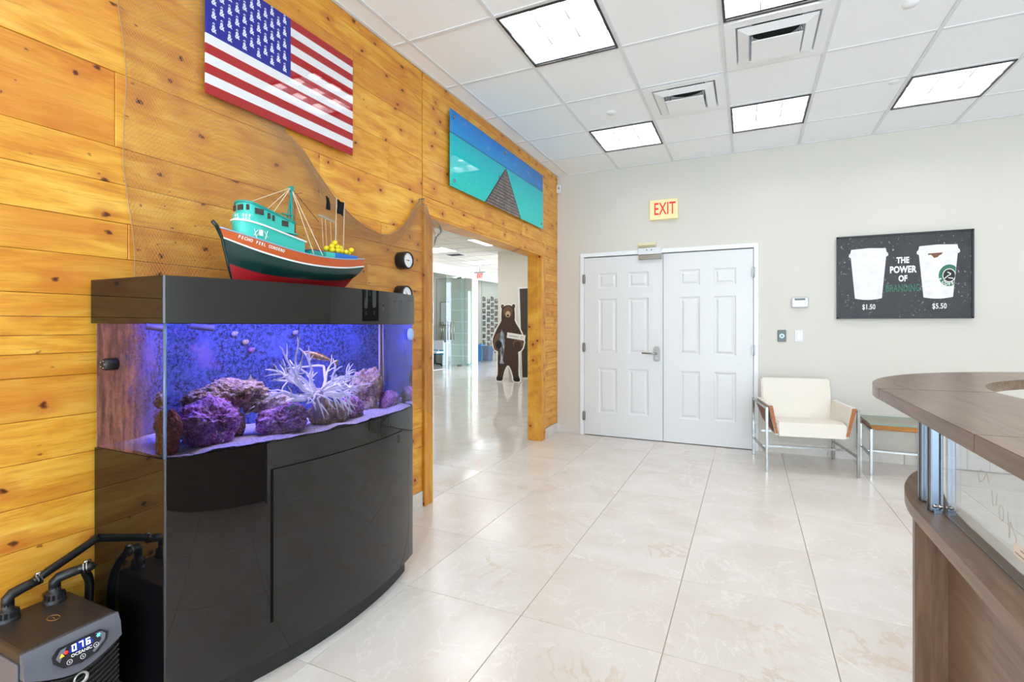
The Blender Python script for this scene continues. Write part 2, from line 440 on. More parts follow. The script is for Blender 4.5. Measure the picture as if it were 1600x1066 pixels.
# ---- planked left wall
mb = MB()
mb.box(-.145, -.02, YF, 3.10, -.02, H+.14); mb.box(-.145, -.02, 3.10, 5.262, 2.10, H+.14); mb.box(-.145, -.02, 5.262, L, -.02, H+.14)
wall_left = struct(mb.build('wall_left', M['wall2']), 'wall of horizontal honey pine planks with knots', 'wall')
def plank(y0, y1, z0, z1):
    mb = MB(); d = random.uniform(-.0015, .0015)
    mb.box(-.021, d, y0+.0008, y1-.0008, z0+.0007, z1-.0007, bevel=.0014, seg=1); mb.build('plank', M['pine'], wall_left)
ZS = [.115, .297, .435, .574, .71, .85, .986, 1.126, 1.202, 1.264, 1.326, 1.404, 1.544, 1.678, 1.821, 1.957, 2.095, 2.233, 2.372, 2.51, 2.65, 2.79, 2.93, 3.055, 3.12]
SEAM = {12: [-1.6, 1.103, 2.42], 13: [-2.2, .2, 2.0], 15: [-1.4, 1.06, 2.04], 16: [-.3, 2.62], 17: [-2., .4, 2.04], 18: [-1.2, 2.3], 19: [.1, 1.7], 14: [-.8, 2.55], 11: [-.7, 1.75], 20: [.3], 9: [-1.], 8: [-2.], 7: [-.3], 6: [-1.7], 5: [.0], 4: [-1.2], 3: [-.1]}
ZL = [z for z in ZS if z < 2.0]+[2.233, 2.485, 2.74, 2.93, 3.055, 3.12]
for r in range(len(ZL)-1):
    ys = [YF] + SEAM.get(r, [random.uniform(-2, 0)]) + [2.992]
    if ys[-1]-ys[-2] > 2.6: ys.insert(-1, 2.35)
    for a, b in zip(ys, ys[1:]): plank(a, b, ZL[r], ZL[r+1])
for r in range(len(ZS)-1):      # above the opening
    if ZS[r] < 2.2: continue
    ys = [2.999]; y = 2.999+random.uniform(.5, 1.1)
    while y < L-.35: ys.append(y); y += random.uniform(.45, 1.1)
    ys.append(L)
    for a, b in zip(ys, ys[1:]): plank(a, b, ZS[r], ZS[r+1])
plank(2.999, 4.1, 2.186, 2.233); plank(4.1, 5.365, 2.186, 2.233)
ztop = [.115, .21, .30, .372, .46, .574, .65, .71, .78, .85, .92, .986, 1.06, 1.126, 1.21, 1.264, 1.33, 1.404, 1.47, 1.544, 1.62, 1.678, 1.75, 1.821, 1.90, 1.957, 2.03, 2.095, 2.16, 2.233]
for a, b in zip(ztop, ztop[1:]): plank(5.365, L, a, b)
# casing of the opening
tr = thing('trim_1', 'thick pine casing boards framing the wide opening', 'trim'); tr['kind'] = 'structure'
mb = MB(); mb.box(-.02, .020, 2.996, 3.10, 0, 2.098, bevel=.003); mb.build('casing_board', M['pine_v'], tr)
mb = MB(); mb.box(-.02, .022, 5.262, 5.362, 0, 2.098, bevel=.003); mb.build('casing_board', M['pine_v'], tr)
mb = MB(); mb.box(-.02, .020, 2.996, 5.362, 2.10, 2.186, bevel=.003); mb.build('header_board', M['pine'], tr)
mb = MB(); mb.box(-.150, -.021, 5.245, 5.262, 0, 2.09, bevel=.002); mb.box(-.021, .018, 5.250, 5.2615, 0, 2.09); mb.build('reveal_board', M['pine_v'], tr)
mb = MB(); mb.box(-.150, -.021, 3.10, 3.118, 0, 2.09, bevel=.002); mb.build('reveal_board', M['pine_v'], tr)
mb = MB(); mb.box(-.150, .019, 3.10, 5.25, 2.083, 2.099, bevel=.002); mb.build('reveal_board', M['pine'], tr)

# ---- skirting
def skirt(name, label, boxes, mat='marble_base'):
    t = thing(name, label, 'baseboard'); t['kind'] = 'structure'
    for b in boxes:
        mb = MB(); mb.box(*b, bevel=.002, seg=1); mb.build('skirting_tile', M[mat], t)
skirt('baseboard_left', 'cream marble skirting under the pine planks', [(-.02, .006, y, y+.607, 0, .113) for y in (2.386, 1.776, 1.166, .556, -.054, -.664, -1.274)] + [(-.02, .006, 5.365, L-.012, 0, .113)])
skirt('baseboard_back', 'cream marble skirting below the white wall', [(.0, .293, L-.012, L, 0, .102)] + [(2.214+.61*i, 2.821+.61*i, L-.012, L, 0, .115) for i in range(7)])

# ---- double door
mb = MB()
for x0, x1 in ((.295, DX0-.004), (DX2+.004, 2.211)): mb.box(x0, x1, L-.022, L+.10, 0, 2.157, bevel=.004)
mb.box(.295, 2.211, L-.0225, L+.10, DZ+.006, 2.157, bevel=.004)
struct(mb.build('trim_2', M['white']), 'white painted frame around the double doors', 'trim')
mb = MB(); mb.box(.34, 2.17, L+.06, L+.10, 0, 2.12); struct(mb.build('trim_3', M['gap']), 'dark stop behind the gaps of the double doors', 'trim')
def door_leaf(name, label, x0, x1, cols, hinge_x, handle_x=None):
    yf = L-.006
    t = thing(name, label, 'door', (0,0,0)); t['kind'] = 'structure'
    mb = MB(); rows = [(.27, .80), (.975, 1.615), (1.735, 1.912)]
    xs = sorted({x0, x1} | {c for a in cols for c in a}); zs = sorted({.008, DZ-.004} | {c for a in rows for c in a})
    for i in range(len(xs)-1):
        for j in range(len(zs)-1):
            a, b, c, d = xs[i], xs[i+1], zs[j], zs[j+1]
            if (a, b) in cols and (c, d) in rows:
                loops = []
                for off, dep in ((0, 0), (.012, .009), (.026, .011), (.045, .002), (.052, .0015)):
                    loops.append([(a+off, yf+dep, c+off), (b-off, yf+dep, c+off), (b-off, yf+dep, d-off), (a+off, yf+dep, d-off)])
                mb.grid(loops, True, False); mb.poly(loops[-1])
            else: mb.poly([(a, yf, c), (b, yf, c), (b, yf, d), (a, yf, d)])
    bmesh.ops.remove_doubles(mb.bm, verts=mb.bm.verts[:], dist=.0002)
    z0, z1, yb = .008, DZ-.004, yf+.045
    mb.poly([(x0, yb, z0), (x1, yb, z0), (x1, yb, z1), (x0, yb, z1)])
    mb.poly([(x0, yf, z0), (x0, yb, z0), (x0, yb, z1), (x0, yf, z1)]); mb.poly([(x1, yf, z0), (x1, yb, z0), (x1, yb, z1), (x1, yf, z1)])
    mb.poly([(x0, yf, z1), (x1, yf, z1), (x1, yb, z1), (x0, yb, z1)])
    mb.build('leaf', M['door'], t)
    for z in (1.852, 1.04, .228):
        h = MB(); h.lathe([(0, z-.055), (.008, z-.055), (.008, z+.055), (0, z+.055)], (hinge_x, L-.020, 0), 'z', 10)
        h.box(hinge_x-.016, hinge_x+.016, L-.026, L-.005, z-.05, z+.05); h.build('hinge', M['hinge'], t)
    if handle_x:
        z = .985
        h = MB()
        h.prism([(handle_x-.036, z-.075), (handle_x-.02, z-.088), (handle_x+.02, z-.088), (handle_x+.036, z-.075), (handle_x+.036, z+.05), (handle_x+.02, z+.078), (handle_x-.02, z+.078), (handle_x-.036, z+.05)], (yf-.012, yf), 'y', .003)
        hp = h.build('handle', M['nickel'], t)
        h = MB(); h.tube([(handle_x, yf-.01, z), (handle_x, yf-.055, z), (handle_x-.02, yf-.06, z), (handle_x-.155, yf-.058, z+.004)], [.012, .011, .0095, .008], 10); h.build('lever', M['chrome'], hp)
        h = MB(); h.lathe([(.016, yf-.024), (.016, yf-.012)], (handle_x, 0, z-.05), 'y', 12); h.lathe([(0, yf-.024), (.016, yf-.024)], (handle_x, 0, z-.05), 'y', 12); h.build('lock_cylinder', M['chrome'], hp)
    return t
door_leaf('door_1', 'white six-panel door leaf with the lever handle', DX0, DX1-.003, [(.517, .735), (.868, 1.094)], DX0-.004, 1.186)
door_leaf('door_2', 'white six-panel door leaf without a handle, beside the armchair', DX1+.003, DX2, [(1.429, 1.642), (1.781, 2.001)], DX2+.004)

# ---- neighbouring office seen through the opening
mb = MB(); mb.box(-11.6, -.145, 1.9, 18.2, H+.02, H+.14)
c2 = struct(mb.build('ceiling_2', M['wall2']), 'off-white office ceiling beyond the opening', 'ceiling')
mb = MB()
for i in range(1, 19): mb.box(-.145-.61*i-.008, -.145-.61*i+.008, 2, 18, H+.014, H+.03)
for j in range(26): mb.box(-11.5, -.15, 2+.64*j-.008, 2+.64*j+.008, H+.0135, H+.03)
mb.build('grid_bar', M['tbar'], c2)
mb = MB(); mb.box(-3.55, -.145, 11.25, 11.6, 0, H+.02)
struct(mb.build('wall_side_office', M['wall2']), 'beige wall behind the bear cutout', 'wall')
mb = MB(); mb.box(-.145, 0, L, 11.3, 0, H+.1); struct(mb.build('wall_corridor', M['wall2']), 'beige corridor wall beyond the opening', 'wall')
mb = MB(); mb.box(-11.6, -.145, 1.9, 2.05, 0, H+.1); struct(mb.build('wall_near_office', M['wall2']), 'plain office wall hidden behind the planked wall', 'wall')
mb = MB(); mb.box(-11.6, -3.5, 17.6, 17.75, 0, H+.1); struct(mb.build('wall_far_office', M['wall']), 'white far office wall hung with photo prints', 'wall')
mb = MB(); mb.box(-11.6, -11.45, 2, 17.6, 0, H+.1); struct(mb.build('wall_left_office', M['wall']), 'white end wall of the glazed office', 'wall')
mb = MB(); mb.box(-11.45, -6.2, 14.6, 15.0, 0, 2.9); struct(mb.build('wall_divider', M['wall']), 'white wall between the two glazed offices', 'wall')
mb = MB(); mb.box(-6.26, -6.14, 2.05, 17.6, 2.9, H+.03); mb.box(-6.24, -6.16, 2.05, 17.6, 2.86, 2.905)
struct(mb.build('trim_4', M['tbar']), 'pale bulkhead and track above the glass partition', 'trim')
mb = MB(); mb.box(-6.22, -6.18, 2.05, 13.0, 0, .012); mb.build('floor_track', M['hinge'], bpy.data.objects['trim_4'])
mb = MB(); mb.box(-6.25, -6.15, 2.05, 12.25, .0, 2.86); struct(mb.build('wall_partition', M['wall']), 'white partition wall left of the glass doors', 'wall')
# ================================================================ CEILING FIXTURES
def ceiling_light(first=[None]):
    if first[0]: return copy_tree(first[0])
    t = thing('ceiling_light', '', 'light')
    mb = MB(); a, b, d, e = .012, .598, .012, .628; w = .014
    for q in ((a, b, d, d+w), (a, b, e-w, e), (a, a+w, d, e), (b-w, b, d, e)): mb.box(*q, -.006, .012)
    mb.build('frame', M['blackmetal'], t)
    mb = MB(); mb.box(.02, .590, .02, .620, .075, .085); mb.build('diffuser', M['diffuser'], t)
    mb = MB()
    for q in ((.02, .026, .02, .62), (.584, .59, .02, .62), (.02, .59, .02, .026), (.02, .59, .614, .62)): mb.box(*q, .004, .08)
    mb.build('reflector', M['white'], t)
    for x in (.212, .402):
        mb = MB(); mb.prism([(x-.007, .07), (x+.007, .07), (x+.002, .008), (x-.002, .008)], (.026, .614), 'y'); mb.build('louver_blade', M['louver'], t)
    for y in (.218, .422):
        mb = MB(); mb.prism([(y-.007, .0695), (y+.007, .0695), (y+.002, .0085), (y-.002, .0085)], (.026, .584), 'x'); mb.build('louver_blade', M['louver'], t)
    first[0] = t; return t
names = {(0,3): 'square recessed ceiling light nearest the corner above the double doors', (1,3): 'square ceiling light beside the smaller air diffuser, nearest the exit sign side',
 (2,3): 'square ceiling light above the coffee cup poster', (0,2): 'large square ceiling light closest to the flag panel', (1,2): 'square ceiling light right in front of the larger air diffuser'}
for k, (x, y) in enumerate(LIGHTS):
    c = round((x-.748)/1.22); r = round((y-(3.291-.6404*7))/(.6404*3))
    t = ceiling_light(); t.location = (x, y, H)
    t['label'] = names.get((c, r), 'square recessed ceiling light out of view above the lobby')
    t['group'] = 'recessed ceiling lights'
def vent(first=[None]):
    if first[0]: return copy_tree(first[0])
    t = thing('air_diffuser', '', 'vent')
    mb = MB(); o, i = .012, .075
    loops = []
    for off, z in ((.012, -.002), (.012, -.006), (.075, -.006), (.10, .06), (.13, .085)):
        loops.append([(off, off, z), (.61-off, off, z), (.61-off, .64-off, z), (off, .64-off, z)])
    mb.grid(loops, True, False); mb.poly(loops[-1]); mb.build('housing', M['white'], t)
    mb = MB(); mb.lathe([(0, .080), (.15, .080), (.15, .084)], (.305, .32, 0), 'z', 28); mb.build('duct_opening', M['duct'], t)
    def ring(o1, i1, z0, z1, nm):
        mb = MB(); lp = []
        for off, z in ((o1, z0), (i1, z1), (i1+.004, z1+.004), (o1+.002, z0+.005)):
            lp.append([(off, off, z), (.61-off, off, z), (.61-off, .64-off, z), (off, .64-off, z)])
        lp.append(lp[0]); mb.grid(lp, True, False); bmesh.ops.remove_doubles(mb.bm, verts=mb.bm.verts[:], dist=.0001); mb.build(nm, M['white'], t)
    ring(.088, .150, -.012, -.030, 'louver_ring')
    mb = MB(); mb.box(.165, .445, .18, .46, -.058, -.052, bevel=.002, seg=1); mb.build('face_plate', M['white'], t)
    for sx in (.17, .44):
        mb = MB(); mb.tube([(sx, .21, .08), (sx, .21, -.05)], .004, 6); mb.tube([(sx, .43, .08), (sx, .43, -.05)], .004, 6); mb.build('hanger_rod', M['chrome'], t)
    first[0] = t; return t
for (x, y), lb in zip(VENTS, ('larger looking square white air diffuser next to a ceiling light', 'smaller looking square white air diffuser farther back in the ceiling')):
    t = vent(); t.location = (x, y, H); t['label'] = lb
for (x, y, lb) in ((1.05, 4.27, 'small round white sprinkler cover near the far left ceiling light'), (2.95, 3.55, 'small round sprinkler cover in the ceiling panel right of the large diffuser'), (3.1, 4.62, 'faint round sprinkler cover beside the ceiling light over the poster')):
    mb = MB(); mb.lathe([(0, H-.004), (.036, H-.004), (.042, H+.008)], (x, y, 0), 'z', 24)
    tag(mb.build('sprinkler_cover', M['white']), lb, 'sprinkler')
# office lights beyond the opening
def olight(x0, x1, y0, y1, lb, grp=None):
    t = thing('office_light', lb, 'light', group=grp)
    mb = MB(); mb.box(x0, x1, y0, y1, H+.012, H+.017); mb.build('diffuser', M['diffuser2'], t)
    mb = MB()
    for q in ((x0-.02, x0, y0-.02, y1+.02), (x1, x1+.02, y0-.02, y1+.02), (x0, x1, y0-.02, y0), (x0, x1, y1, y1+.02)): mb.box(*q, H+.006, H+.019)
    mb.build('frame', M['white'], t)
olight(-5.35, -4.55, 12.5, 13.1, 'wide ceiling light in the office near the red exit sign')
olight(-5.0, -4.35, 9.95, 10.6, 'office ceiling light cut off by the left pine casing')
for q in ((-3.2, -2.4, 6.5, 7.6), (-1.6, -.8, 5.2, 6.4), (-1.7, -.9, 8.6, 9.8), (-3.3, -2.5, 9.3, 10.2), (-5.2, -4.4, 7., 8.2), (-3.2, -2.4, 3.6, 4.8), (-8.9, -7.7, 13.2, 13.9), (-8., -6.8, 16.2, 16.9)): olight(*q, 'office ceiling light hidden above the opening', 'office lights out of view')
t = thing('office_air_grille', 'small dark slotted ceiling grille beside the cut off office light', 'vent')
mb = MB(); mb.box(-4.95, -4.5, 10.95, 11.35, H+.008, H+.018); mb.build('grille_frame', M['white'], t)
for k in range(4):
    mb = MB(); mb.box(-4.92, -4.53, 11.0+.08*k, 11.05+.08*k, H+.004, H+.009); mb.build('slot', M['duct'], t)
mb = MB(); mb.lathe([(0, H-.03), (.02, H-.028), (.03, H), (.075, H+.006), (.08, H+.018)], (-4.05, 8.9, 0), 'z', 20)
tag(mb.build('smoke_detector', M['white']), 'small round smoke detector on the office ceiling', 'detector')

# ================================================================ BACK WALL ITEMS
def exit_sign(name, label, x0, x1, z0, z1, y, depth, parent=None):
    t = thing(name, label, 'sign')
    mb = MB(); mb.box(x0, x1, y-depth, y, z0, z1, bevel=.008); mb.build('housing', MEXIT, t)
    put_text('EXIT', (z1-z0)*.86, (.5*(x0+x1)+.012, y-depth-.0008, .5*(z0+z1)), FACE_Y, M['red'], t, bold=.0015, xs=.60)
    return t
MEXIT = Mat('exit sign face', srgb(238, 222, 170), .45).emit(srgb(240, 222, 160), .12).m
exit_sign('exit_sign', 'cream exit sign with red letters over the double doors', 1.113, 1.418, 2.478, 2.70, L-.002, .05)
t = thing('door_magnet', 'silver magnetic lock at the top of the handle door', 'lock')
mb = MB(); mb.box(.985, 1.2435, L-.055, L-.024, 2.100, 2.172, bevel=.003)
mb.build('magnet_body', M['tbar'], t)
mb = MB(); mb.box(.992, 1.2415, L-.040, L-.0075, 2.045, 2.098, bevel=.002); mb.build('strike_plate', M['nickel'], t)
for x in (1.085, 1.135):
    mb = MB(); mb.lathe([(0, L-.0575), (.006, L-.0575), (.006, L-.055)], (x, 0, 2.146), 'y', 10); mb.build('screw', M['black'], t)
mb = MB(); mb.box(.980, 1.180, L-.032, L-.001, 2.182, 2.236, bevel=.004)
t = tag(mb.build('motion_sensor', M['cream']), 'small beige sensor box above the magnetic lock', 'sensor')
mb = MB(); mb.box(.985, 1.175, L-.033, L-.031, 2.186, 2.206); mb.build('sensor_lens', Mat('beige lens', srgb(176, 166, 130), .3).m, t)
# thermostat
t = thing('thermostat', 'white rounded thermostat with dark display on the wall', 'thermostat')
mb = MB(); mb.box(2.508, 2.66, L-.03, L-.001, 1.477, 1.583, bevel=.022, seg=4); mb.build('body', M['whiteplastic'], t)
mb = MB(); mb.box(2.538, 2.63, L-.0315, L-.028, 1.552, 1.571); mb.build('display', Mat('lcd', srgb(70, 84, 84), .2).m, t)
mb = MB(); mb.box(2.52, 2.648, L-.034, L-.028, 1.485, 1.525, bevel=.004); mb.build('flap', M['whiteplastic'], t)
t = thing('access_reader', 'dark grey touch button plate with glowing ring left of the light switch', 'switch')
mb = MB(); mb.box(2.388, 2.463, L-.014, L-.001, 1.135, 1.252, bevel=.003); mb.build('plate', Mat('steel plate', srgb(92, 96, 96), .4, .6).m, t)
mb = MB(); mb.lathe([(.012, L-.0155), (.021, L-.0165), (.023, L-.014)], (2.426, 0, 1.193), 'y', 24); mb.build('ring', Mat('ring', srgb(190, 225, 225), .3).emit(srgb(170, 225, 230), .5).m, t)
mb = MB(); mb.lathe([(0, L-.0165), (.011, L-.0165), (.012, L-.014)], (2.426, 0, 1.193), 'y', 20); mb.build('button', M['hinge'], t)
t = thing('light_switch', 'white rocker light switch under the thermostat', 'switch')
mb = MB(); mb.box(2.540, 2.612, L-.010, L-.001, 1.137, 1.255, bevel=.003); mb.build('plate', M['whiteplastic'], t)
mb = MB(); mb.box(2.560, 2.593, L-.015, L-.009, 1.163, 1.229, bevel=.002, rot=Matrix.Rotation(.06, 4, 'X'), about=(2.576, L-.01, 1.196)); mb.build('rocker', M['white'], t)
t = thing('corner_sensor', 'small white motion detector in the corner near the ceiling', 'sensor')
mb = MB(); mb.box(.004, .06, L-.055, L-.001, 2.905, 3.01, bevel=.01, seg=3); mb.build('body', M['whiteplastic'], t)
mb = MB(); mb.ball((.040, L-.054, 2.962), .012, 2); mb.build('lens', M['hinge'], t)

# poster
t = thing('coffee_poster', 'black framed chalk poster comparing two paper coffee cups', 'poster')
yp = L-.024
m = Mat('chalk black print', rough=.5); v = m.coords()
sp = m.noise(v, 42, 3, .6).smooth(.60, .70); big = m.noise(v, 3.5, 4).smooth(.42, .6); cl = m.noise(v, 5, 6, .7)
c = m.ramp(cl, [(.3, srgb(36, 35, 38)), (.7, srgb(56, 55, 58))]); c = m.mix(sp*big*.75, c, srgb(190, 188, 186)); m.color(c); MCH = m.m
mb = MB(); mb.box(2.905, 3.922, yp, L-.001, 1.37, 2.155); mb.build('print', MCH, t)
mb = MB()
for q in ((2.898, 3.930, 1.363, 1.378), (2.898, 3.930, 2.143, 2.1585), (2.898, 2.913, 1.3635, 2.158), (3.915, 3.930, 1.3635, 2.158)): mb.box(q[0], q[1], yp-.010, L-.0015, q[2], q[3])
mb.build('frame', M['blackmetal'], t)
m = Mat('cup print', rough=.6); cl = m.noise(m.coords(), 14, 5, .65); m.color(m.ramp(cl, [(.3, srgb(226, 225, 224)), (.7, srgb(244, 243, 242))])); MCUP = m.m
def cup(cx, w):
    k = w/.155; mb = MB()
    body = [(cx-.140*k, 1.955), (cx-.106*k, 1.557)] + [(cx+.106*k*q, 1.557-.014*(1-q*q)) for q in (-.66, -.33, 0, .33, .66)] + [(cx+.106*k, 1.557), (cx+.140*k, 1.955)]
    mb.prism(body, (yp-.0012, yp), 'y')
    lid = [(cx-.157*k, 1.962), (cx-.153*k, 1.985), (cx-.146*k, 1.988), (cx-.142*k, 2.0), (cx-.137*k, 2.028), (cx, 2.036), (cx+.137*k, 2.028), (cx+.142*k, 2.0), (cx+.146*k, 1.988), (cx+.153*k, 1.985), (cx+.157*k, 1.962), (cx+.145*k, 1.950), (cx-.145*k, 1.950)]
    mb.prism(lid, (yp-.0016, yp-.0002), 'y'); mb.build('cup_print', MCUP, t)
cup(3.152, .155); cup(3.6785, .155)
MW = Mat('white print', srgb(244, 243, 240), .6).m; MG = Mat('green print', srgb(56, 116, 92), .6).m; MBK = Mat('black print', srgb(30, 28, 28), .6).m; MBR = Mat('brown print', srgb(118, 78, 52), .6).m
yt = yp-.0008
for s, z, k in (('THE', 1.905, .088), ('POWER', 1.818, .098), ('OF', 1.735, .088)): put_text(s, k*.86, (3.419, yt, z), FACE_Y, MW, t, bold=.0035, xs=.66, spacing=1.05)
put_text('BRANDING', .094, (3.419, yt, 1.645), FACE_Y, MG, t, bold=.002, xs=.53, spacing=1.04)
put_text('$1.50', .068, (3.156, yt, 1.474), FACE_Y, MW, t, bold=.001, xs=.66, spacing=1.05)
put_text('$5.50', .068, (3.688, yt, 1.474), FACE_Y, MW, t, bold=.001, xs=.66, spacing=1.05)
mb = MB(); cx, cz = 3.757, 1.752
def clipdisc(r0, y0, y1, mat, nm):
    mb = MB(); pts = []
    for k in range(40):
        a = 2*pi*k/40; x, z = cx+r0*.76*cos(a), cz+r0*sin(a)
        xr = 3.6785+.140+(z-1.955)*(.034/.398)
        pts.append((min(x, xr-.002), z))
    mb.prism(pts, (y0, y1), 'y'); mb.build(nm, mat, t)
clipdisc(.098, yp-.0020, yp-.0011, MG, 'badge_ring'); clipdisc(.062, yp-.0023, yp-.0015, MW, 'badge_rim'); clipdisc(.055, yp-.0026, yp-.0018, MBK, 'badge_disc')
mb = MB(); yy = (yp-.003, yp-.0024)
mb.prism([(cx-.01, cz+.034), (cx+.016, cz+.016), (cx+.006, cz-.002), (cx-.002, cz+.0), (cx+.006, cz+.014), (cx-.014, cz+.026)], yy, 'y')
mb.prism([(cx+.002, cz+.002), (cx-.030, cz-.03), (cx-.034, cz-.024), (cx-.006, cz+.004)], yy, 'y'); mb.prism([(cx-.008, cz-.018), (cx+.03, cz-.024), (cx+.028, cz-.032), (cx-.004, cz-.026)], yy, 'y')
mb.build('badge_figure', MW, t)
ms = []
for k, ch in enumerate('COFF'):
    a = R(228+22*k); me = text_mesh(ch, .036, bold=.001, xs=.85)
    me.transform(Matrix.Translation((cx+.081*.76*cos(a), yp-.0026, cz+.081*sin(a))) @ FACE_Y @ Matrix.Rotation(a+pi/2, 4, 'Z')); ms.append(me)
join_meshes('lettering', ms, MW, t)
mb = MB(); mb.lathe([(0, yp-.0026), (.008, yp-.0026), (.008, yp-.002)], (cx-.062, 0, cz-.03), 'y', 10); mb.build('badge_dot', MW, t)
mb = MB(); mb.prism([(3.605, 1.958), (3.712, 1.962), (3.705, 1.945), (3.688, 1.938), (3.676, 1.922), (3.650, 1.914), (3.636, 1.934), (3.628, 1.944), (3.606, 1.944)], (yp-.0022, yp-.0014), 'y'); mb.build('coffee_drip', MBR, t)
# ================================================================ AQUARIUM
AC, AR = (-1.18085, 1.69126), 1.7543
def arcx(y, d=0.): return AC[0]+sqrt((AR-d)**2-(y-AC[1])**2)
def fillet(poly, i, r, n=5):
    p = Vector(poly[i]); a = (Vector(poly[i-1])-p); b = (Vector(poly[(i+1) % len(poly)])-p)
    a.normalize(); b.normalize(); ang = a.angle(b); t = r/math.tan(ang/2); bis = (a+b).normalized(); c = p+bis*(r/sin(ang/2))
    s = p+a*t-c; e = p+b*t-c; a0 = math.atan2(s.y, s.x); da = (math.atan2(e.y, e.x)-a0+pi) % (2*pi)-pi
    return poly[:i]+[(c.x+r*cos(a0+da*k/n), c.y+r*sin(a0+da*k/n)) for k in range(n+1)]+poly[i+1:]
def bow(d=0., xb=.022, r=.011, n=36):
    """plan outline, inset by d: back left, front left ... arc ... front right, back right"""
    y0, y1 = .985+d, 2.21-d
    arc = [(arcx(y0+(y1-y0)*k/n, d), y0+(y1-y0)*k/n) for k in range(n+1)]
    poly = [(xb+max(d, 0), y0)]+arc+[(xb+max(d, 0), y1)]
    if r:
        # keep the fillet from eating past the first arc vertex
        poly = [poly[0], poly[1]]+poly[3:-3]+poly[-2:]
        poly = fillet(poly, len(poly)-2, r); poly = fillet(poly, 1, r)
    return poly
def shell(outer, inner, z0, z1):
    mb = MB(); mb.grid([[(x, y, z0) for x, y in outer], [(x, y, z1) for x, y in outer]], True); return mb
SMOOTH = []
def wallprism(name, poly, z0, z1, mat, parent, smooth=True):
    mb = MB(); mb.prism(poly, (z0, z1)); 
    for f in mb.bm.faces:
        if abs(f.normal.z) < .5: f.smooth = smooth and abs(f.normal.y) < .999
    o = mb.build(name, mat, parent)
    o.data.set_sharp_from_angle(angle=R(30)); return o
st = thing('aquarium_stand', 'glossy black bow front cabinet carrying the aquarium', 'cabinet')
wallprism('body', bow(0.), .082, .866, M['acrylic'], st)
wallprism('plinth', bow(.035), 0., .082, M['black'], st)
# cabinet door: gap lines and proud door skin on the right half of the front
def front_strip(name, y0, y1, z0, z1, out, mat, parent, n=20, back=-.0005):
    mb = MB(); pts = [(arcx(y0+(y1-y0)*k/n, -out), y0+(y1-y0)*k/n) for k in range(n+1)]
    pin = [(arcx(y0+(y1-y0)*k/n, -back), y0+(y1-y0)*k/n) for k in range(n+1)]
    mb.prism(pts+pin[::-1], (z0, z1))
    for f in mb.bm.faces:
        if abs(f.normal.z) < .5 and abs(f.normal.y) < .6: f.smooth = True
    o = mb.build(name, mat, parent); o.data.set_sharp_from_angle(angle=R(30)); return o
front_strip('door', 1.305, 2.06, .205, .765, .0022, M['acrylic'], st)
front_strip('gap_line', 1.296, 1.3045, .205, .768, .0026, M['slot'], st, 2)
front_strip('gap_line', 1.299, 2.062, .7655, .769, .0024, M['slot'], st, 20)
front_strip('finger_slot', 2.015, 2.035, .715, .755, .0028, M['duct'], st, 2, .0005)

tank = thing('aquarium', 'bow front reef aquarium glowing blue under a black hood', 'aquarium')
# base bead and glass
m = Mat('tank water', (1,1,1), 0., spec=.5); m.b.inputs['Transmission Weight'].default_value = 1.; m.b.inputs['IOR'].default_value = 1.33; MWATER = m.m
pl = bow(.004, .03, 0.)
mb = MB()
mb.grid([[(x, y, .8665) for x, y in pl], [(x, y, 1.304) for x, y in pl]], False)
for f in mb.bm.faces:
    f.smooth = True
w = mb.build('water', MWATER, tank, fix=False); w.data.set_sharp_from_angle(angle=R(30))
# make sure normals look outwards
c0 = Vector((.2, 1.6, 1.1)); f0 = w.data.polygons[len(w.data.polygons)//2]
if (Vector(f0.center)-c0).dot(f0.normal) < 0: w.data.flip_normals()
m = thin_glass('tank glass', (.985,.99,1.), .0); MTG = m
def seam(pts, nm='corner_seam'):
    mb = MB(); mb.tube(pts, .0055, 8); mb.build(nm, MSEAM, tank)
m = Mat('polished glass corner', srgb(120, 150, 190), .05, spec=.8); m.b.inputs['Transmission Weight'].default_value = .55; MSEAM = m.m
seam([(arcx(.987, .003), .9885, .867), (arcx(.987, .003), .9885, 1.304)])
m = Mat('silicone joint', srgb(226, 205, 196), .4).emit((.9, .6, .8), .05)
mb = MB(); mb.tube([(.04, 2.196, .868), (.04, 2.196, 1.303)], .006, 8); mb.build('back_seam', m.m, tank)
# coralline covered back pane
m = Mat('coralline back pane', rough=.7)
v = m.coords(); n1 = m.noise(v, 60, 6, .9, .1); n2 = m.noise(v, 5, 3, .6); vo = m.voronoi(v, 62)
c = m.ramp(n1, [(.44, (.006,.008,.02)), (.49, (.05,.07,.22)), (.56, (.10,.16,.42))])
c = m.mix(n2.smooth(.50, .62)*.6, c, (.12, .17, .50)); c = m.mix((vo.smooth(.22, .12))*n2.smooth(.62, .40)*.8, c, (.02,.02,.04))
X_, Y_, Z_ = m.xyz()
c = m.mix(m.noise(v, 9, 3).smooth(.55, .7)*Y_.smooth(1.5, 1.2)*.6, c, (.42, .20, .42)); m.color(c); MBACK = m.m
mb = MB(); mb.box(.022, .032, .992, 2.203, .867, 1.303); mb.build('back_pane', MBACK, tank)
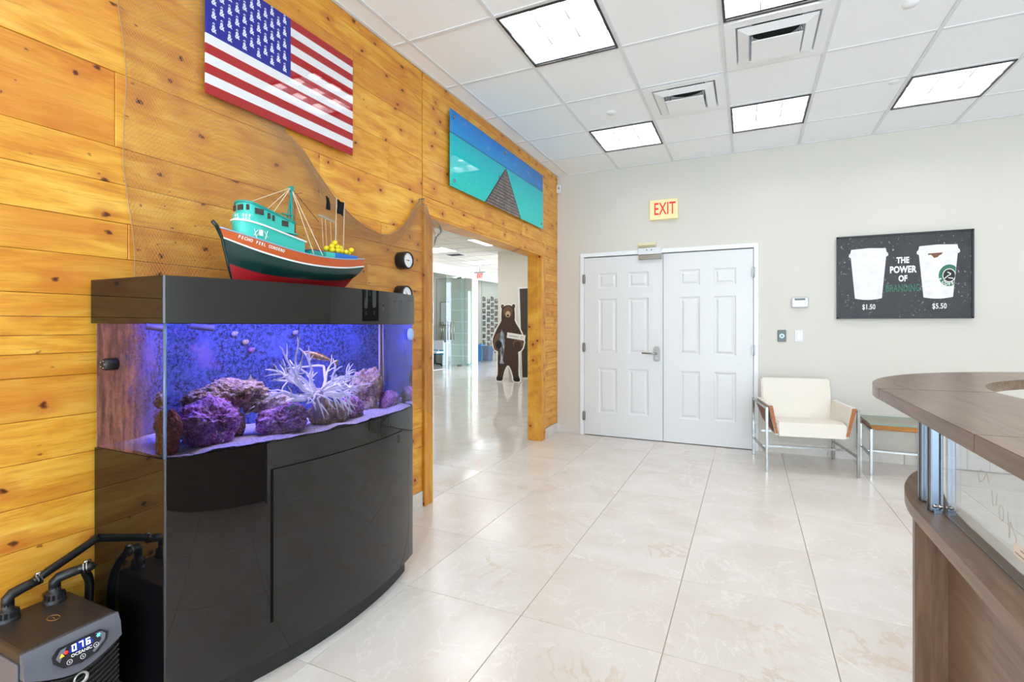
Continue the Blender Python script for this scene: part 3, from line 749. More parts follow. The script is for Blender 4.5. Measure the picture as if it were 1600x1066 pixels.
# stained film on the left pane (room-lit)
m = Mat('algae film', rough=.6); nt = m.nt
X_, Y_, Z_ = m.xyz(); v = m.coords((9, 1, 1.6)); n1 = m.noise(v, 3.2, 6, .65, .5); v2 = m.coords(); n2 = m.noise(v2, 60, 3)
n3 = m.noise(v2, 7, 5, .7)
dens = (X_.smooth(.44, .14)*1.1 + (n3-.5)*1.1 + (n2-.5)*.5).clamp()
mott = m.noise(v2, 42, 5, .75)
m.color(m.ramp(n1*.62+mott*.38, [(.36, srgb(44, 27, 18)), (.47, srgb(86, 52, 38)), (.56, srgb(118, 76, 62)), (.70, srgb(136, 92, 88))]))
tr_ = nt.nodes.new('ShaderNodeBsdfTransparent'); mx = nt.nodes.new('ShaderNodeMixShader')
nt.links.new((dens*.92).s, mx.inputs[0]); nt.links.new(tr_.outputs[0], mx.inputs[1]); nt.links.new(m.b.outputs[0], mx.inputs[2]); nt.links.new(mx.outputs[0], m.out.inputs[0])
mb = MB(); mb.poly([(.034, .9868, .868), (.418, .9868, .868), (.418, .9868, 1.303), (.034, .9868, 1.303)]); mb.build('algae_film', m.m, tank)
# hood
hd = wallprism('hood', bow(-.006, .012, .012), 1.4405, 1.457, M['acrylic'], tank)
po, pi_ = bow(-.006, .012, .012), bow(.004, .02, .004)
mb = MB(); n = len(po)
lp = [[(x, y, z) for x, y in pl_] for pl_, z in ((po, 1.3045), (po, 1.4404), (pi_, 1.4404), (pi_, 1.3045), (po, 1.3045))]
mb.grid(lp, True); bmesh.ops.remove_doubles(mb.bm, verts=mb.bm.verts[:], dist=.0001); bmesh.ops.recalc_face_normals(mb.bm, faces=mb.bm.faces[:])
for f in mb.bm.faces: f.smooth = abs(f.normal.z) < .5 and abs(f.normal.y) < .999
sk = mb.build('hood_skirt', M['acrylic'], tank); sk.data.set_sharp_from_angle(angle=R(30))
# black top band of the stand
# LED bars under the hood
for k, (y, sz, col, pw_) in enumerate(((1.34, .45, (.04, .07, 1.), 2.3), (1.86, .45, (.04, .08, 1.), 2.5), (1.62, .8, (.80, .66, 1.), 2.8))):
    lb = thing('led_bar', 'blue LED light bar hidden under the black hood', 'light', group='LED bars under the hood')
    x = .20 if k < 2 else .33
    mb = MB(); mb.box(x-.05, x+.05, y-sz/2, y+sz/2, 1.415, 1.435, bevel=.003); mb.build('housing', M['black'], lb)
    la = bpy.data.lights.new('led', 'AREA'); la.shape = 'RECTANGLE'; la.size = .09; la.size_y = sz; la.color = col; la.energy = pw_
    lo = bpy.data.objects.new('led_lamp', la); C.objects.link(lo); lo.location = (x, y, 1.413); lo.parent = lb
# sand
m = Mat('white aragonite sand', rough=.9); v = m.coords(); m.color(m.ramp(m.noise(v, 160, 3), [(.3, srgb(170,160,160)), (.6, srgb(235,230,232))])); m.bump(m.noise(v, 180, 2), .5, .004)
rows = []
for i in range(13):
    row = []
    for j in range(61):
        y = .995+(2.197-.995)*j/60; x0, x1 = .035, arcx(y, .008); x = x0+(x1-x0)*i/12
        row.append((x, y, .873+.012*noise.noise((x*9, y*9, 0))+.004*noise.noise((x*40, y*40, 3))))
    rows.append(row)
mb = MB(); mb.grid(rows); base = [[(r[j][0], r[j][1], .867) for j in range(61)] for r in (rows[-1],)]
mb.grid([rows[-1], base[0]]); mb.grid([[p for p in (r[0] for r in rows)], [(r[0][0], r[0][1], .867) for r in rows]])
tag(mb.build('sand_bed', m.m, tank), kind='stuff')

def rockmat(name, a, b, c_, hi):
    m = Mat(name, rough=.75); v = m.coords(); n1 = m.noise(v, 22, 5, .7); n2 = m.noise(v, 70, 3, .7)
    c = m.ramp(n1, [(.34, a), (.5, b), (.62, c_)]); c = m.mix(n2.smooth(.53, .64)*.8, c, hi)
    gm = m.nt.nodes.new('ShaderNodeNewGeometry'); p = E(m.nt, gm.outputs['Pointiness'])
    n3 = m.noise(v, 190, 2); c = m.mix(n3.smooth(.56, .66)*.6, c, hi); m.color(c); m.bump(n2*.6+n3*.4, .9, .014); return m.m
RP = rockmat('purple live rock', srgb(120,64,80), srgb(206,130,206), srgb(236,176,244), srgb(255,236,255))
RB = rockmat('brown live rock', srgb(96,70,46), srgb(190,150,116), srgb(228,206,170), srgb(250,230,240))
RW = rockmat('pale coral rubble', srgb(120,104,84), srgb(200,186,160), srgb(230,222,206), srgb(245,240,245))
RR = rockmat('reddish rock', srgb(90,30,26), srgb(168,78,60), srgb(190,110,100), srgb(220,170,180))
def rock(label, c, r, seed, mat, amp=.34, f=11, sub=5, name='live_rock', parent=None):
    mb = MB(); mb.ball((0,0,0), 1, sub)
    for v in mb.bm.verts:
        d = v.co.normalized(); p = Vector((d.x*r[0], d.y*r[1], d.z*r[2]))
        q = p*f+Vector((seed*7.3, seed*3.1, seed))
        k = 1+amp*noise.fractal(q, .8, 2.1, 4)+.10*abs(noise.noise(q*5.))+.07*noise.noise(q*9)+.06*noise.noise(q*19)+(.045*noise.noise(q*42) if sub > 5 else 0)
        v.co = p*k+Vector(c)
        if v.co.x < .036: v.co.x = .036+(.036-v.co.x)*.05
        if v.co.z < .868: v.co.z = .868
    o = mb.build(name, mat, parent)
    if label: tag(o, label, 'rock', 'live rocks in the aquarium')
    return o
rock('wide purple and tan rock bridging the top of the left reef pile', (.25, 1.30, 1.035), (.075, .135, .048), 1, RB, sub=6)
rock('bright purple rock at the lower left of the reef', (.32, 1.19, .935), (.085, .10, .085), 2, RP, sub=6)
rock('brown rock tucked behind the lower left purple rock', (.24, 1.27, .93), (.07, .08, .08), 3, RB)
rock('purple encrusted rock beside the branching coral stalk', (.37, 1.45, .918), (.085, .10, .062), 4, RP, sub=6)
rock('pale tan rubble rock on top of the central purple rock', (.29, 1.435, .99), (.05, .085, .036), 5, RW, .5, 18)
rock('grey rock holding up the branching coral', (.40, 1.655, .905), (.06, .075, .055), 6, RB)
rock('blue violet rock right of the branching coral', (.38, 1.80, .905), (.065, .075, .06), 7, RP)
rock('tall rock at the right end of the reef', (.22, 2.0, .965), (.07, .08, .11), 8, RB)
rock('low purple rock in the far right corner of the tank', (.27, 2.12, .905), (.06, .06, .05), 9, RP)
rock('slim reddish rock pillar behind the left glass corner', (.355, 1.045, .935), (.026, .026, .085), 10, RR, .3, 20)
# branching coral
m = Mat('pale branching coral', srgb(246, 240, 250), .5).emit((.62, .7, 1.), .16); MCOR = m.m  # added bluish glow brightens the coral as if lit more strongly
ct = thing('branching_coral', 'large white branching tree coral at the centre of the tank', 'coral')
mb = MB(); mb.tube([(.415, 1.605, .90), (.405, 1.60, .94), (.39, 1.605, .985), (.375, 1.612, 1.02)], [.036, .031, .028, .022], 12)
mb.build('stalk', Mat('coral stalk', srgb(176, 156, 176), .6).m, ct)
rnd = random.Random(5)
def branch(mb, p, d, ln, r, depth):
    pts = [p]; dd = d.copy()
    for k in range(4):
        dd = (dd+Vector((rnd.uniform(-.3,.3), rnd.uniform(-.3,.3), rnd.uniform(-.24,.24)))).normalized()
        pts.append(pts[-1]+dd*ln/4)
    for q in pts:
        q.z = max(q.z, .893); q.x = min(max(q.x, .05), arcx(min(max(q.y, 1.), 2.19), .02))
    mb.tube(pts, [r, r*.92, r*.84, r*.74, r*.62 if depth else r*.35], 6)
    if depth:
        for k in range(rnd.choice((2, 3, 3))):
            a = pts[rnd.choice((2, 3, 4))]
            nd = (dd+Vector((rnd.uniform(-.8,.8), rnd.uniform(-.9,.9), rnd.uniform(-.6,.7)))).normalized()
            branch(mb, a.copy(), nd, ln*rnd.uniform(.5, .8), r*.62, depth-1)
for k, (a, el, ln) in enumerate([(-95, 25, .13), (-80, 50, .12), (-60, 8, .13), (-110, 5, .12), (-30, 60, .13), (10, 65, .13), (45, 45, .12), (75, 30, .14), (95, 10, .15), (110, 40, .13), (80, -15, .13), (60, -5, .13), (150, 50, .11), (-150, 40, .11), (20, 20, .09), (-20, 15, .09), (88, 62, .13), (-88, 70, .13)]):
    a, el = R(a), R(el*.62); d = Vector((cos(a)*cos(el)*.8, sin(a)*cos(el), sin(el)))
    ln *= 1.3 if sin(a) < -.5 else 1.
    base = Vector((.372+.012*cos(a), 1.612+.018*sin(a), 1.005))
    mb = MB(); branch(mb, base, d, ln, .0085, 2); mb.build('branch', MCOR, ct)
for k, (y, z0) in enumerate([(1.66, 1.0), (1.70, .98), (1.585, .985), (1.735, .985), (1.64, .975)]):   # drooping branches
    mb = MB(); mb.tube([(.40, 1.62, 1.0), (.43, y-.01, z0+.005), (.445, y, z0-.04), (.45, y+.012, z0-.085)], [.005, .0045, .004, .002], 6)
    mb.tube([(.44, y, z0-.02), (.45, y+.02, z0-.05), (.455, y+.03, z0-.07)], [.004, .003, .0015], 6); mb.build('branch', MCOR, ct)
# fish
def fish(label, c, ln, h, th, yaw, mat, finmat):
    t = thing('fish', label, 'fish', c, yaw)
    mb = MB(); rows = []
    for k in range(15):
        s = k/14; y = (s-.5)*ln; hh = h*max(.02, (sin(pi*min(1, s*.97+.02))**.7)*(1-.62*s)); ww = th*hh/h
        rows.append([(ww*cos(2*pi*j/14), y, hh*sin(2*pi*j/14)) for j in range(14)])
    mb.grid(rows, True); mb.poly(rows[0]); mb.poly(rows[-1][::-1]); mb.build('body', mat, t)
    mb = MB(); e = ln*.5
    mb.prism([(e-.01, .004), (e+ln*.2, h*.62), (e+ln*.15, 0), (e+ln*.2, -h*.62), (e-.01, -.004)], (-.0012, .0012), 'x'); mb.build('tail_fin', finmat, t)
    mb = MB(); mb.prism([(-ln*.25, h*.55), (-ln*.05, h*1.05), (ln*.25, h*.75), (ln*.4, h*.2)], (-.001, .001), 'x'); mb.build('dorsal_fin', finmat, t)
    mb = MB(); mb.ball((th*.62, -ln*.38, h*.18), .0035, 1); mb.ball((-th*.62, -ln*.38, h*.18), .0035, 1); mb.build('eye', M['black'], t)
    return t
m = Mat('tan mottled fish', rough=.5); m.color(m.ramp(m.noise(m.coords(), 80, 3), [(.35, srgb(130,100,70)), (.65, srgb(220,186,140))])); MF = m.m
f = fish('slender tan mottled fish swimming above the branching coral', (.30, 1.665, 1.158), .165, .020, .012, 0., MF, MF); f.rotation_euler = (-.30, 0, 0)
MF2 = Mat('silver blue fish', srgb(190, 200, 226), .4).m
fish('small silvery blue fish beside the coral stalk', (.435, 1.455, .968), .055, .017, .008, pi, MF2, MF2)
# pump outlet, powerhead, magnets, snails
t = thing('return_nozzle', 'pale grey return pipe outlet near the water surface', 'pipe')
mb = MB(); mb.tube([(.075, 1.268, 1.294), (.09, 1.285, 1.291), (.105, 1.305, 1.288), (.118, 1.328, 1.285)], [.012, .012, .012, .013], 14, cap=False); mb.build('pipe', Mat('grey pvc', srgb(120, 112, 126), .4).m, t)
mb = MB(); mb.lathe([(0, 0), (.0125, 0)], (0,0,0), 'y', 14); o = mb.build('bore', M['duct'], t); o.location = (.1165, 1.3255, 1.2853); o.rotation_euler = (0, 0, -.4)
t = thing('magnet_cleaner', 'black round magnet cleaner on the left glass pane', 'magnet')
mb = MB(); mb.lathe([(0, .945), (.017, .945), (.021, .951), (.021, .985), (0, .985)], (.155, 0, 1.165), 'y', 20); mb.build('body', M['black'], t)
mb = MB()
for k in range(5): a = 2*pi*k/5; mb.ball((.155+.012*cos(a), .945, 1.165+.012*sin(a)), .003, 1)
mb.build('grip_dot', M['hinge'], t)
t = thing('magnet_disc', 'pale blue round magnet on the right end of the tank front', 'magnet')
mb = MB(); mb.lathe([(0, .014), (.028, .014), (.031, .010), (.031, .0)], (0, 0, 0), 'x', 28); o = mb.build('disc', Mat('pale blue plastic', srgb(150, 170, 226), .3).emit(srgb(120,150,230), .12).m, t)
t.location = (arcx(2.155)+.0005, 2.155, 1.252); t.rotation_euler = (0, 0, math.asin((2.155-AC[1])/AR))
for k, (y, z, col, lb) in enumerate([(1.452, 1.262, (214,206,230), 'white snail on the back pane near the return nozzle'), (1.497, 1.226, (220,196,140), 'yellowish snail on the back pane, below the white one'), (1.522, 1.192, (180,130,190), 'lilac snail lowest of the three on the back pane'), (1.722, 1.264, (190,180,170), 'grey snail on the back pane farther right, just under the hood')]):
    t = thing('snail', lb, 'snail', (.034, y, z))
    mb = MB(); mb.ball((.006, 0, 0), .012, 2, (.8, 1.1, .9)); mb.ball((.012, .004, .004), .007, 2); mb.build('shell', Mat('snail shell', srgb(*col), .4).m, t)
    mb = MB(); mb.ball((.002, 0, -.008), .008, 2, (.5, 1.2, .8)); mb.build('foot', Mat('snail foot', srgb(120,110,110), .6).m, t)
t = thing('starfish', 'small pale starfish on the arching rock', 'starfish', (.27, 1.375, 1.075))
mb = MB(); pts = []
for k in range(10): a = pi/2+pi*k/5; rr = .030 if k % 2 == 0 else .010; pts.append((rr*cos(a), rr*sin(a)))
mb.prism(pts, (0, .007), 'x', .002); mb.build('body', Mat('pale starfish', srgb(220, 214, 205), .7).m, t)
# ================================================================ MODEL BOAT on the hood
XB = .245
BT = thing('model_boat', 'painted wooden model fishing boat with teal wheelhouse on the aquarium hood', 'model boat', (0, .1386, 0)); BT.scale = (1, .907, 1)
SS = [0, .17, .38, .6, .8, 1.]
ROWS = [  # y0, y1, z at SS, half beam at SS
 (1.338, 1.955, [1.4575]*6, [.003, .010, .014, .015, .014, .010]),
 (1.315, 2.012, [1.542, 1.512, 1.503, 1.505, 1.513, 1.534], [.005, .050, .078, .083, .076, .056]),
 (1.289, 2.084, [1.638, 1.596, 1.570, 1.566, 1.576, 1.599], [.008, .066, .096, .100, .094, .073]),
 (1.2875, 2.085, [1.644, 1.603, 1.577, 1.573, 1.583, 1.606], [.0085, .067, .0965, .1005, .0945, .0735]),
 (1.270, 2.086, [1.680, 1.648, 1.620, 1.612, 1.620, 1.640], [.010, .070, .1, .103, .097, .076])]
def hullpt(v, s, side=1, out=0.):
    i = min(int(v), 3); f = v-i; a, b = ROWS[i], ROWS[i+1]
    def at(q): return (q[0]+(q[1]-q[0])*s, pw(s, SS, q[2]), pw(s, SS, q[3]))
    A, B = at(a), at(b); y, z, h = [A[k]+(B[k]-A[k])*f for k in range(3)]
    if i == 0: h = A[2]+(B[2]-A[2])*f**.6
    elif i == 1: h += .012*sin(pi*f)*min(1, s*6)
    return Vector((XB+side*(h+out), y, z))
HM = [Mat('hull red', srgb(160, 24, 30), .25).m, Mat('hull dark green', srgb(8, 48, 44), .2).m, Mat('hull white line', srgb(236, 236, 232), .35).m, Mat('hull orange', srgb(204, 92, 38), .35).m]
mb = MB(); NS = 40
VV = [0, .25, .5, .75, 1, 1.25, 1.5, 1.75, 2, 3, 3.5, 4]
for side in (1, -1):
    rows = [[hullpt(v, k/NS, side) for k in range(NS+1)] for v in VV]
    for i in range(len(VV)-1):
        mb.mi = 0 if VV[i] < 1 else 1 if VV[i] < 2 else 2 if VV[i] < 3 else 3
        mb.grid([rows[i], rows[i+1]])
for i in range(len(VV)-1):
    mb.mi = 0 if VV[i] < 1 else 1 if VV[i] < 2 else 2 if VV[i] < 3 else 3
    for s in (0, 1): mb.poly([hullpt(VV[i], s, 1), hullpt(VV[i], s, -1), hullpt(VV[i+1], s, -1), hullpt(VV[i+1], s, 1)])
mb.mi = 0; mb.poly([hullpt(0, 0, 1), hullpt(0, 0, -1), hullpt(0, 1, -1), hullpt(0, 1, 1)])
bmesh.ops.remove_doubles(mb.bm, verts=mb.bm.verts[:], dist=.0002)
o = mb.build('hull', HM, BT); o.data.set_sharp_from_angle(angle=R(40))
mb = MB(); mb.grid([[hullpt(3.5, k/NS, 1, -.004) for k in range(NS+1)], [hullpt(3.5, k/NS, -1, -.004) for k in range(NS+1)]]); mb.build('deck', Mat('deck teal', srgb(60, 150, 150), .5).m, BT)
mb = MB()
for side in (1, -1): mb.tube([hullpt(4, k/NS, side, -.002) for k in range(NS+1)], .0035, 6)
mb.build('gunwale', Mat('gunwale blue grey', srgb(150, 176, 196), .4).m, BT)
mb = MB(); mb.tube([(XB, 1.243, 1.700), (XB, 1.262, 1.685), (XB, 1.288, 1.640), (XB, 1.315, 1.54), (XB, 1.338, 1.4605)], [.008, .008, .007, .006, .004], 8)
mb.build('stem_post', Mat('stem dark green', srgb(12, 40, 36), .3).m, BT)
TEAL = Mat('wheelhouse teal', srgb(58, 196, 182), .35).m; TEALD = Mat('wheelhouse dark teal', srgb(30, 150, 140), .35).m; BW = HM[2]
GLS = Mat('dark cabin window', srgb(70, 62, 56), .15).m
def house(y0, y1, hw, zb, zt0, zt1, mat, name, parent, nose=.03, n=8):
    """plan with rounded front, top slopes from zt0 (front) to zt1 (rear)"""
    pts = [(XB+hw*sin(pi*k/(2*n)), y0+nose*(1-cos(pi*k/(2*n)))) for k in range(n+1)]
    pts = pts+[(XB+hw, y1)]+[(XB-hw, y1)]+[(2*XB-x, y) for x, y in pts[::-1]][:-1]
    mb = MB(); zt = lambda y: zt0+(zt1-zt0)*(y-y0)/(y1-y0)
    mb.grid([[(x, y, zb) for x, y in pts], [(x, y, zt(y)) for x, y in pts]], True, False); mb.poly([(x, y, zt(y)) for x, y in pts])
    return mb.build(name, mat, parent), pts, zt
lo_, p1_, z1_ = house(1.345, 1.672, .064, 1.606, 1.722, 1.674, TEAL, 'lower_house', BT, nose=.10, n=12)
def band(pts, zf, t, h, mat, name, parent):
    mb = MB(); c = Vector((XB, 1.5))
    out = [((x-XB)*(1+t/.06)+XB, y-(t if y < 1.4 else -t if y > 1.6 else 0)) for x, y in pts]
    mb.grid([[(x, y, zf(y)-h) for x, y in out], [(x, y, zf(y)+h) for x, y in out]], True, False)
    mb.poly([(x, y, zf(y)+h) for x, y in out]); mb.poly([(x, y, zf(y)-h) for x, y in out]); mb.build(name, mat, parent)
band(p1_, z1_, .006, .0035, BW, 'white_rail', BT)
up_, p2_, z2_ = house(1.352, 1.645, .060, 1.70, 1.752, 1.700, TEAL, 'bulwark', BT, nose=.07, n=12)
cab, p3_, z3_ = house(1.366, 1.62, .052, 1.70, 1.800, 1.752, TEAL, 'wheelhouse', BT, nose=.045, n=10)
band(p3_, z3_, .005, .004, TEALD, 'cabin_roof', BT)
for (y, w) in ((1.425, .044), (1.475, .014), (1.50, .012), (1.565, .036)):
    zc = z3_(y)-.024; mb = MB()
    for s in (1, -1): mb.box(XB+s*.0515, XB+s*.0545, y-w/2, y+w/2, zc-.012, zc+.012)
    mb.build('cabin_window', GLS, BT)
for (x, w) in ((-.026, .026), (.008, .028), (.036, .012)):
    mb = MB(); zc = 1.777
    yf = 1.366+.045*(1-sqrt(max(0, 1-(x/.052)**2)))
    mb.box(XB+x-w/2, XB+x+w/2, yf-.003, yf+.006, zc-.012, zc+.010); mb.build('cabin_window', GLS, BT)
# mast, boom, rigging
mb = MB(); mb.tube([(XB, 1.650, 1.62), (XB, 1.655, 1.75), (XB, 1.650, 1.925)], [.009, .008, .006], 8)
mb.tube([(XB, 1.622, 1.70), (XB, 1.632, 1.80), (XB, 1.645, 1.86)], .004, 6); mb.box(XB-.010, XB+.010, 1.643, 1.657, 1.905, 1.925)
mb.box(XB-.006, XB+.006, 1.600, 1.655, 1.742, 1.752); mb.box(XB-.006, XB+.006, 1.598, 1.652, 1.79, 1.796); mb.build('mast', TEALD, BT)
mb = MB(); mb.tube([(XB, 1.668, 1.895), (XB+.02, 1.70, 1.905)], .0025, 6); mb.tube([(XB, 1.675, 1.62), (XB, 1.675, 1.86)], .005, 8); mb.build('boom_post', M['teak'], BT)
STR = Mat('cream rigging line', srgb(228, 216, 190), .7).m; STD = Mat('dark rigging line', srgb(70, 56, 44), .7).m
top = Vector((XB, 1.65, 1.92))
for q, mt in (((XB+.066, 1.40, 1.66), STR), ((XB-.066, 1.40, 1.66), STR), ((XB+.01, 1.40, 1.80), STR), ((XB+.092, 1.70, 1.62), STR), ((XB+.095, 1.755, 1.62), STR), ((XB-.095, 1.74, 1.62), STR), ((XB, 1.83, 1.795), STD)):
    mb = MB(); mb.tube([top, q], .0016, 5); mb.build('rigging_line', mt, BT)
# hatches
def block(name, y0, y1, x0, x1, z0, z1, mat):
    mb = MB(); mb.box(XB+x0, XB+x1, y0, y1, z0, z1, bevel=.003); return mb.build(name, mat, BT)
block('hatch_box', 1.70, 1.80, -.06, .075, 1.595, 1.640, TEALD); block('hatch_box', 1.80, 1.862, -.06, .078, 1.595, 1.644, TEAL)
BL = Mat('blue tarp', srgb(28, 110, 200), .5).m; BLD = Mat('dark blue tarp', srgb(20, 62, 150), .5).m
block('cargo_box', 1.862, 2.03, -.07, .078, 1.595, 1.648, BL); block('tarp', 1.76, 1.99, -.07, .02, 1.60, 1.655, BLD)
YL = Mat('yellow float', srgb(238, 214, 30), .4).m
k = 0
for (y, x, z) in [(1.875, .045, 1.664), (1.905, .055, 1.664), (1.935, .05, 1.664), (1.965, .055, 1.663), (1.995, .045, 1.661), (1.86, .02, 1.670), (1.89, .03, 1.684), (1.92, .033, 1.686), (1.95, .03, 1.683), (1.905, .035, 1.703), (1.89, .0, 1.675), (1.93, .0, 1.675), (1.97, .01, 1.674), (2.0, .06, 1.676)]:
    mb = MB(); mb.ball((XB+x, y, z), .0145, 2, (1, 1.05, .9)); mb.build('float', YL, BT)
mb = MB(); mb.tube([(XB+.0, 1.955, 1.64), (XB+.0, 1.955, 1.795), (XB, 1.945, 1.812), (XB, 1.83, 1.828)], .0045, 8); mb.tube([(XB, 1.83, 1.836), (XB, 1.945, 1.822)], .002, 5); mb.build('gantry', Mat('grey gantry', srgb(168, 156, 134), .5).m, BT)
for y in (1.85, 1.875, 1.91): 
    mb = MB(); mb.tube([(XB, y, 1.82), (XB+.01, y, 1.68)], .001, 4); mb.build('rigging_line', STR, BT)
for (y, zt) in ((1.935, 1.935), (1.995, 1.93)):
    mb = MB(); mb.tube([(XB+.02, y-.01, 1.68), (XB+.02, y, zt)], .0016, 5); mb.build('flag_pole', STR, BT)
mb = MB(); rows = [[(XB+.02+.004*sin(k*1.3+j), 1.9365+.052*k/6, 1.925-.068*j/4-.008*k/6) for k in range(7)] for j in range(5)]; mb.grid(rows)
bmesh.ops.solidify(mb.bm, geom=mb.bm.faces[:], thickness=.0008); FB = Mat('black flag', (.012,.012,.014), .8).m; mb.build('flag', FB, BT)
mb = MB(); rows = [[(XB+.005+.004*sin(k*1.3+j), 1.87+.028*k/4+.006*j/4, 1.93-.064*j/4-.004*k/4) for k in range(5)] for j in range(5)]; mb.grid(rows)
bmesh.ops.solidify(mb.bm, geom=mb.bm.faces[:], thickness=.0008); mb.build('flag', FB, BT)
# hull name, letter by letter along the strake
def along(txt, s0, s1, v, size, mat):
    ms = []
    for i, ch in enumerate(txt):
        if ch == ' ': continue
        s = s0+(s1-s0)*i/(len(txt)-1); p = hullpt(v, s, 1, .0012); t = (hullpt(v, s+.01, 1)-hullpt(v, s-.01, 1)).normalized(); u = (hullpt(v+.3, s, 1)-hullpt(v-.3, s, 1)).normalized(); nn = t.cross(u).normalized(); u = nn.cross(t)
        me = text_mesh(ch, size, ext=.0003, bold=.0006, xs=.85)
        me.transform(Matrix(((t.x, u.x, nn.x, p.x), (t.y, u.y, nn.y, p.y), (t.z, u.z, nn.z, p.z), (0,0,0,1)))); ms.append(me)
    return join_meshes('lettering', ms, mat, BT)
along('FECHO FEEL CORDERO', .075, .30, 3.62, .017, BW)
ms = []
for txt, z0, sz in (('DE ROBB', 1.741, .015), ('SAN ADREN', 1.728, .014)):
    for i, ch in enumerate(txt):
        if ch == ' ': continue
        u = (i-(len(txt)-1)/2)*sz*.78+.034; a = min(max(u/.06, -.98), 1.35); me = text_mesh(ch, sz, ext=.0003, bold=.0005, xs=.8)
        aa = min(a, 1.)*pi/2*.62; x = XB+.0605*sin(aa)+.0; y = 1.352+.07*(1-cos(aa))+(max(0, u-.06)); yaw = math.atan2(.07*sin(aa), .06*cos(aa))
        me.transform(Matrix.Translation((x+.0012*sin(yaw), y-.0012*cos(yaw), z0)) @ Matrix.Rotation(yaw, 4, 'Z') @ FACE_Y); ms.append(me)
join_meshes('lettering', ms, BW, BT)
mb = MB()    # white scroll and window emblem on the lower house
for cx, w, h in ((.050, .012, .022),): mb.box(XB+.0655, XB+.0672, 1.412, 1.432, 1.664, 1.688)
for y0, s in ((1.395, -1), (1.448, 1)):
    mb.tube([(XB+.0672, y0-s*.010, 1.684), (XB+.0672, y0+s*.002, 1.672), (XB+.0672, y0-s*.004, 1.652)], .0018, 5); mb.tube([(XB+.0672, y0+s*.008, 1.688), (XB+.0672, y0+s*.002, 1.672), (XB+.0672, y0+s*.010, 1.660)], .0014, 5)
mb.build('bow_emblem', BW, BT)

# ================================================================ WALL DECOR
fl = thing('flag_panel', 'glossy stars and stripes acrylic panel on the pine wall', 'sign')
FY0, FY1, FZ0, FZ1 = 1.382, 2.262, 2.287, 2.842
m = Mat('striped print', rough=.03, spec=.6); X_, Y_, Z_ = m.xyz()
k = ((Z_-FZ0)*(13/(FZ1-FZ0))).op('FLOOR'); odd = (k*.5).frac().gt(.25)
c = m.mix(odd, srgb(172, 30, 34), srgb(232, 233, 236))
can = Y_.lt(1.822)*Z_.gt(FZ0+(FZ1-FZ0)*6/13)
m.color(m.mix(can, c, srgb(24, 34, 150)))
mb = MB(); mb.box(.024, .030, FY0, FY1, FZ0, FZ1, bevel=.001, seg=1); mb.build('panel', m.m, fl)
for y in (FY0+.05, FY1-.05):
    for z in (FZ0+.05, FZ1-.05):
        mb = MB(); mb.lathe([(.012, .0), (.012, .0239)], (0, y, z), 'x', 12); mb.build('standoff', M['chrome'], fl)
ms = []; zc0 = FZ0+(FZ1-FZ0)*6/13; dz = (FZ1-zc0)/10; dy = .44/12
for r in range(9):
    for cc in range(11):
        if (r+cc) % 2: continue
        for bb, mt in ((.0022, 0),):
            me = text_mesh('&', .042, ext=.0003, bold=.0012, xs=.80); me2 = text_mesh('*', .030, ext=.0003, bold=.0012, xs=.8); me2.transform(Matrix.Translation((-.001, .016, 0)))
            for q in (me, me2): q.transform(Matrix.Translation((.0303, FY0+dy*(cc+1), zc0+dz*(r+1))) @ FACE_X); ms.append(q)
join_meshes('emblem_print', ms, Mat('white emblem print', srgb(222, 230, 246), .1).m, fl)

pp = thing('jetty_picture', 'frameless acrylic photo of a jetty in turquoise water above the opening', 'picture')
PY0, PY1, PZ0, PZ1 = 3.322, 5.262, 2.382, 2.982
m = Mat('jetty print', rough=.03, spec=.42); X_, Y_, Z_ = m.xyz()
HZ = 2.800
sky = m.ramp((Z_-HZ)/(PZ1-HZ), [(0, srgb(6, 156, 232)), (.5, srgb(4, 140, 228)), (1, srgb(6, 120, 208))])
sky = m.mix(Y_.smooth(4.2, 5.3)*.6, sky, srgb(20, 110, 200))
cv = m.coords((1, 1.6, 4)); cl = m.noise(cv, 4.2, 6, .62); band_ = Z_.smooth(HZ+.03, HZ+.08)*Z_.smooth(PZ1-.01, PZ1-.09)
sky = m.mix(cl.smooth(.56, .72)*band_*.6, sky, srgb(170, 208, 238))
wv = m.noise(m.coords((1, 14, 40)), 2.2, 4); sea = m.ramp((Z_-PZ0)/(HZ-PZ0), [(0, srgb(24, 214, 206)), (.6, srgb(0, 208, 212)), (1, srgb(0, 190, 212))])
sea = m.mix(wv.smooth(.55, .72)*.45*Z_.smooth(HZ-.05, PZ0), sea, srgb(120, 240, 226))
c = m.mix(Z_.gt(HZ), sea, sky)
c = m.mix((Z_-HZ).op('ABSOLUTE').lt(.004), c, srgb(8, 70, 110))
AY, AZ = 4.312, 2.790
dep = (E(m.nt, Z_.s)*-1.+AZ)             # distance below the apex
left = (Y_-AY) + dep*1.02; right = (Y_-AY) - dep*.845
inside = left.gt(0.)*right.lt(0.)*dep.gt(0.)
pl_ = (dep.op('MAXIMUM', .01).op('POWER', -1.)*3.2)
st_ = (dep*34.).frac().gt(.28)
nz = m.noise(m.coords((1, 4, 40)), 3., 3)
deck = m.mix(st_, srgb(64, 54, 56), m.ramp(nz, [(.35, srgb(96, 84, 86)), (.65, srgb(150, 136, 134))]))
c = m.mix(inside, c, deck)
edge = (left.op('ABSOLUTE').lt(.010)).op('MAXIMUM', right.op('ABSOLUTE').lt(.007))*dep.gt(0.)
c = m.mix(edge, c, srgb(48, 40, 44))
post = (Y_-4.17).op('ABSOLUTE').lt(.007)*(Z_-2.665).op('ABSOLUTE').lt(.025); c = m.mix(post, c, srgb(60, 54, 58))
m.color(c)
mb = MB(); mb.box(.024, .030, PY0, PY1, PZ0, PZ1, bevel=.001, seg=1); mb.build('panel', m.m, pp)
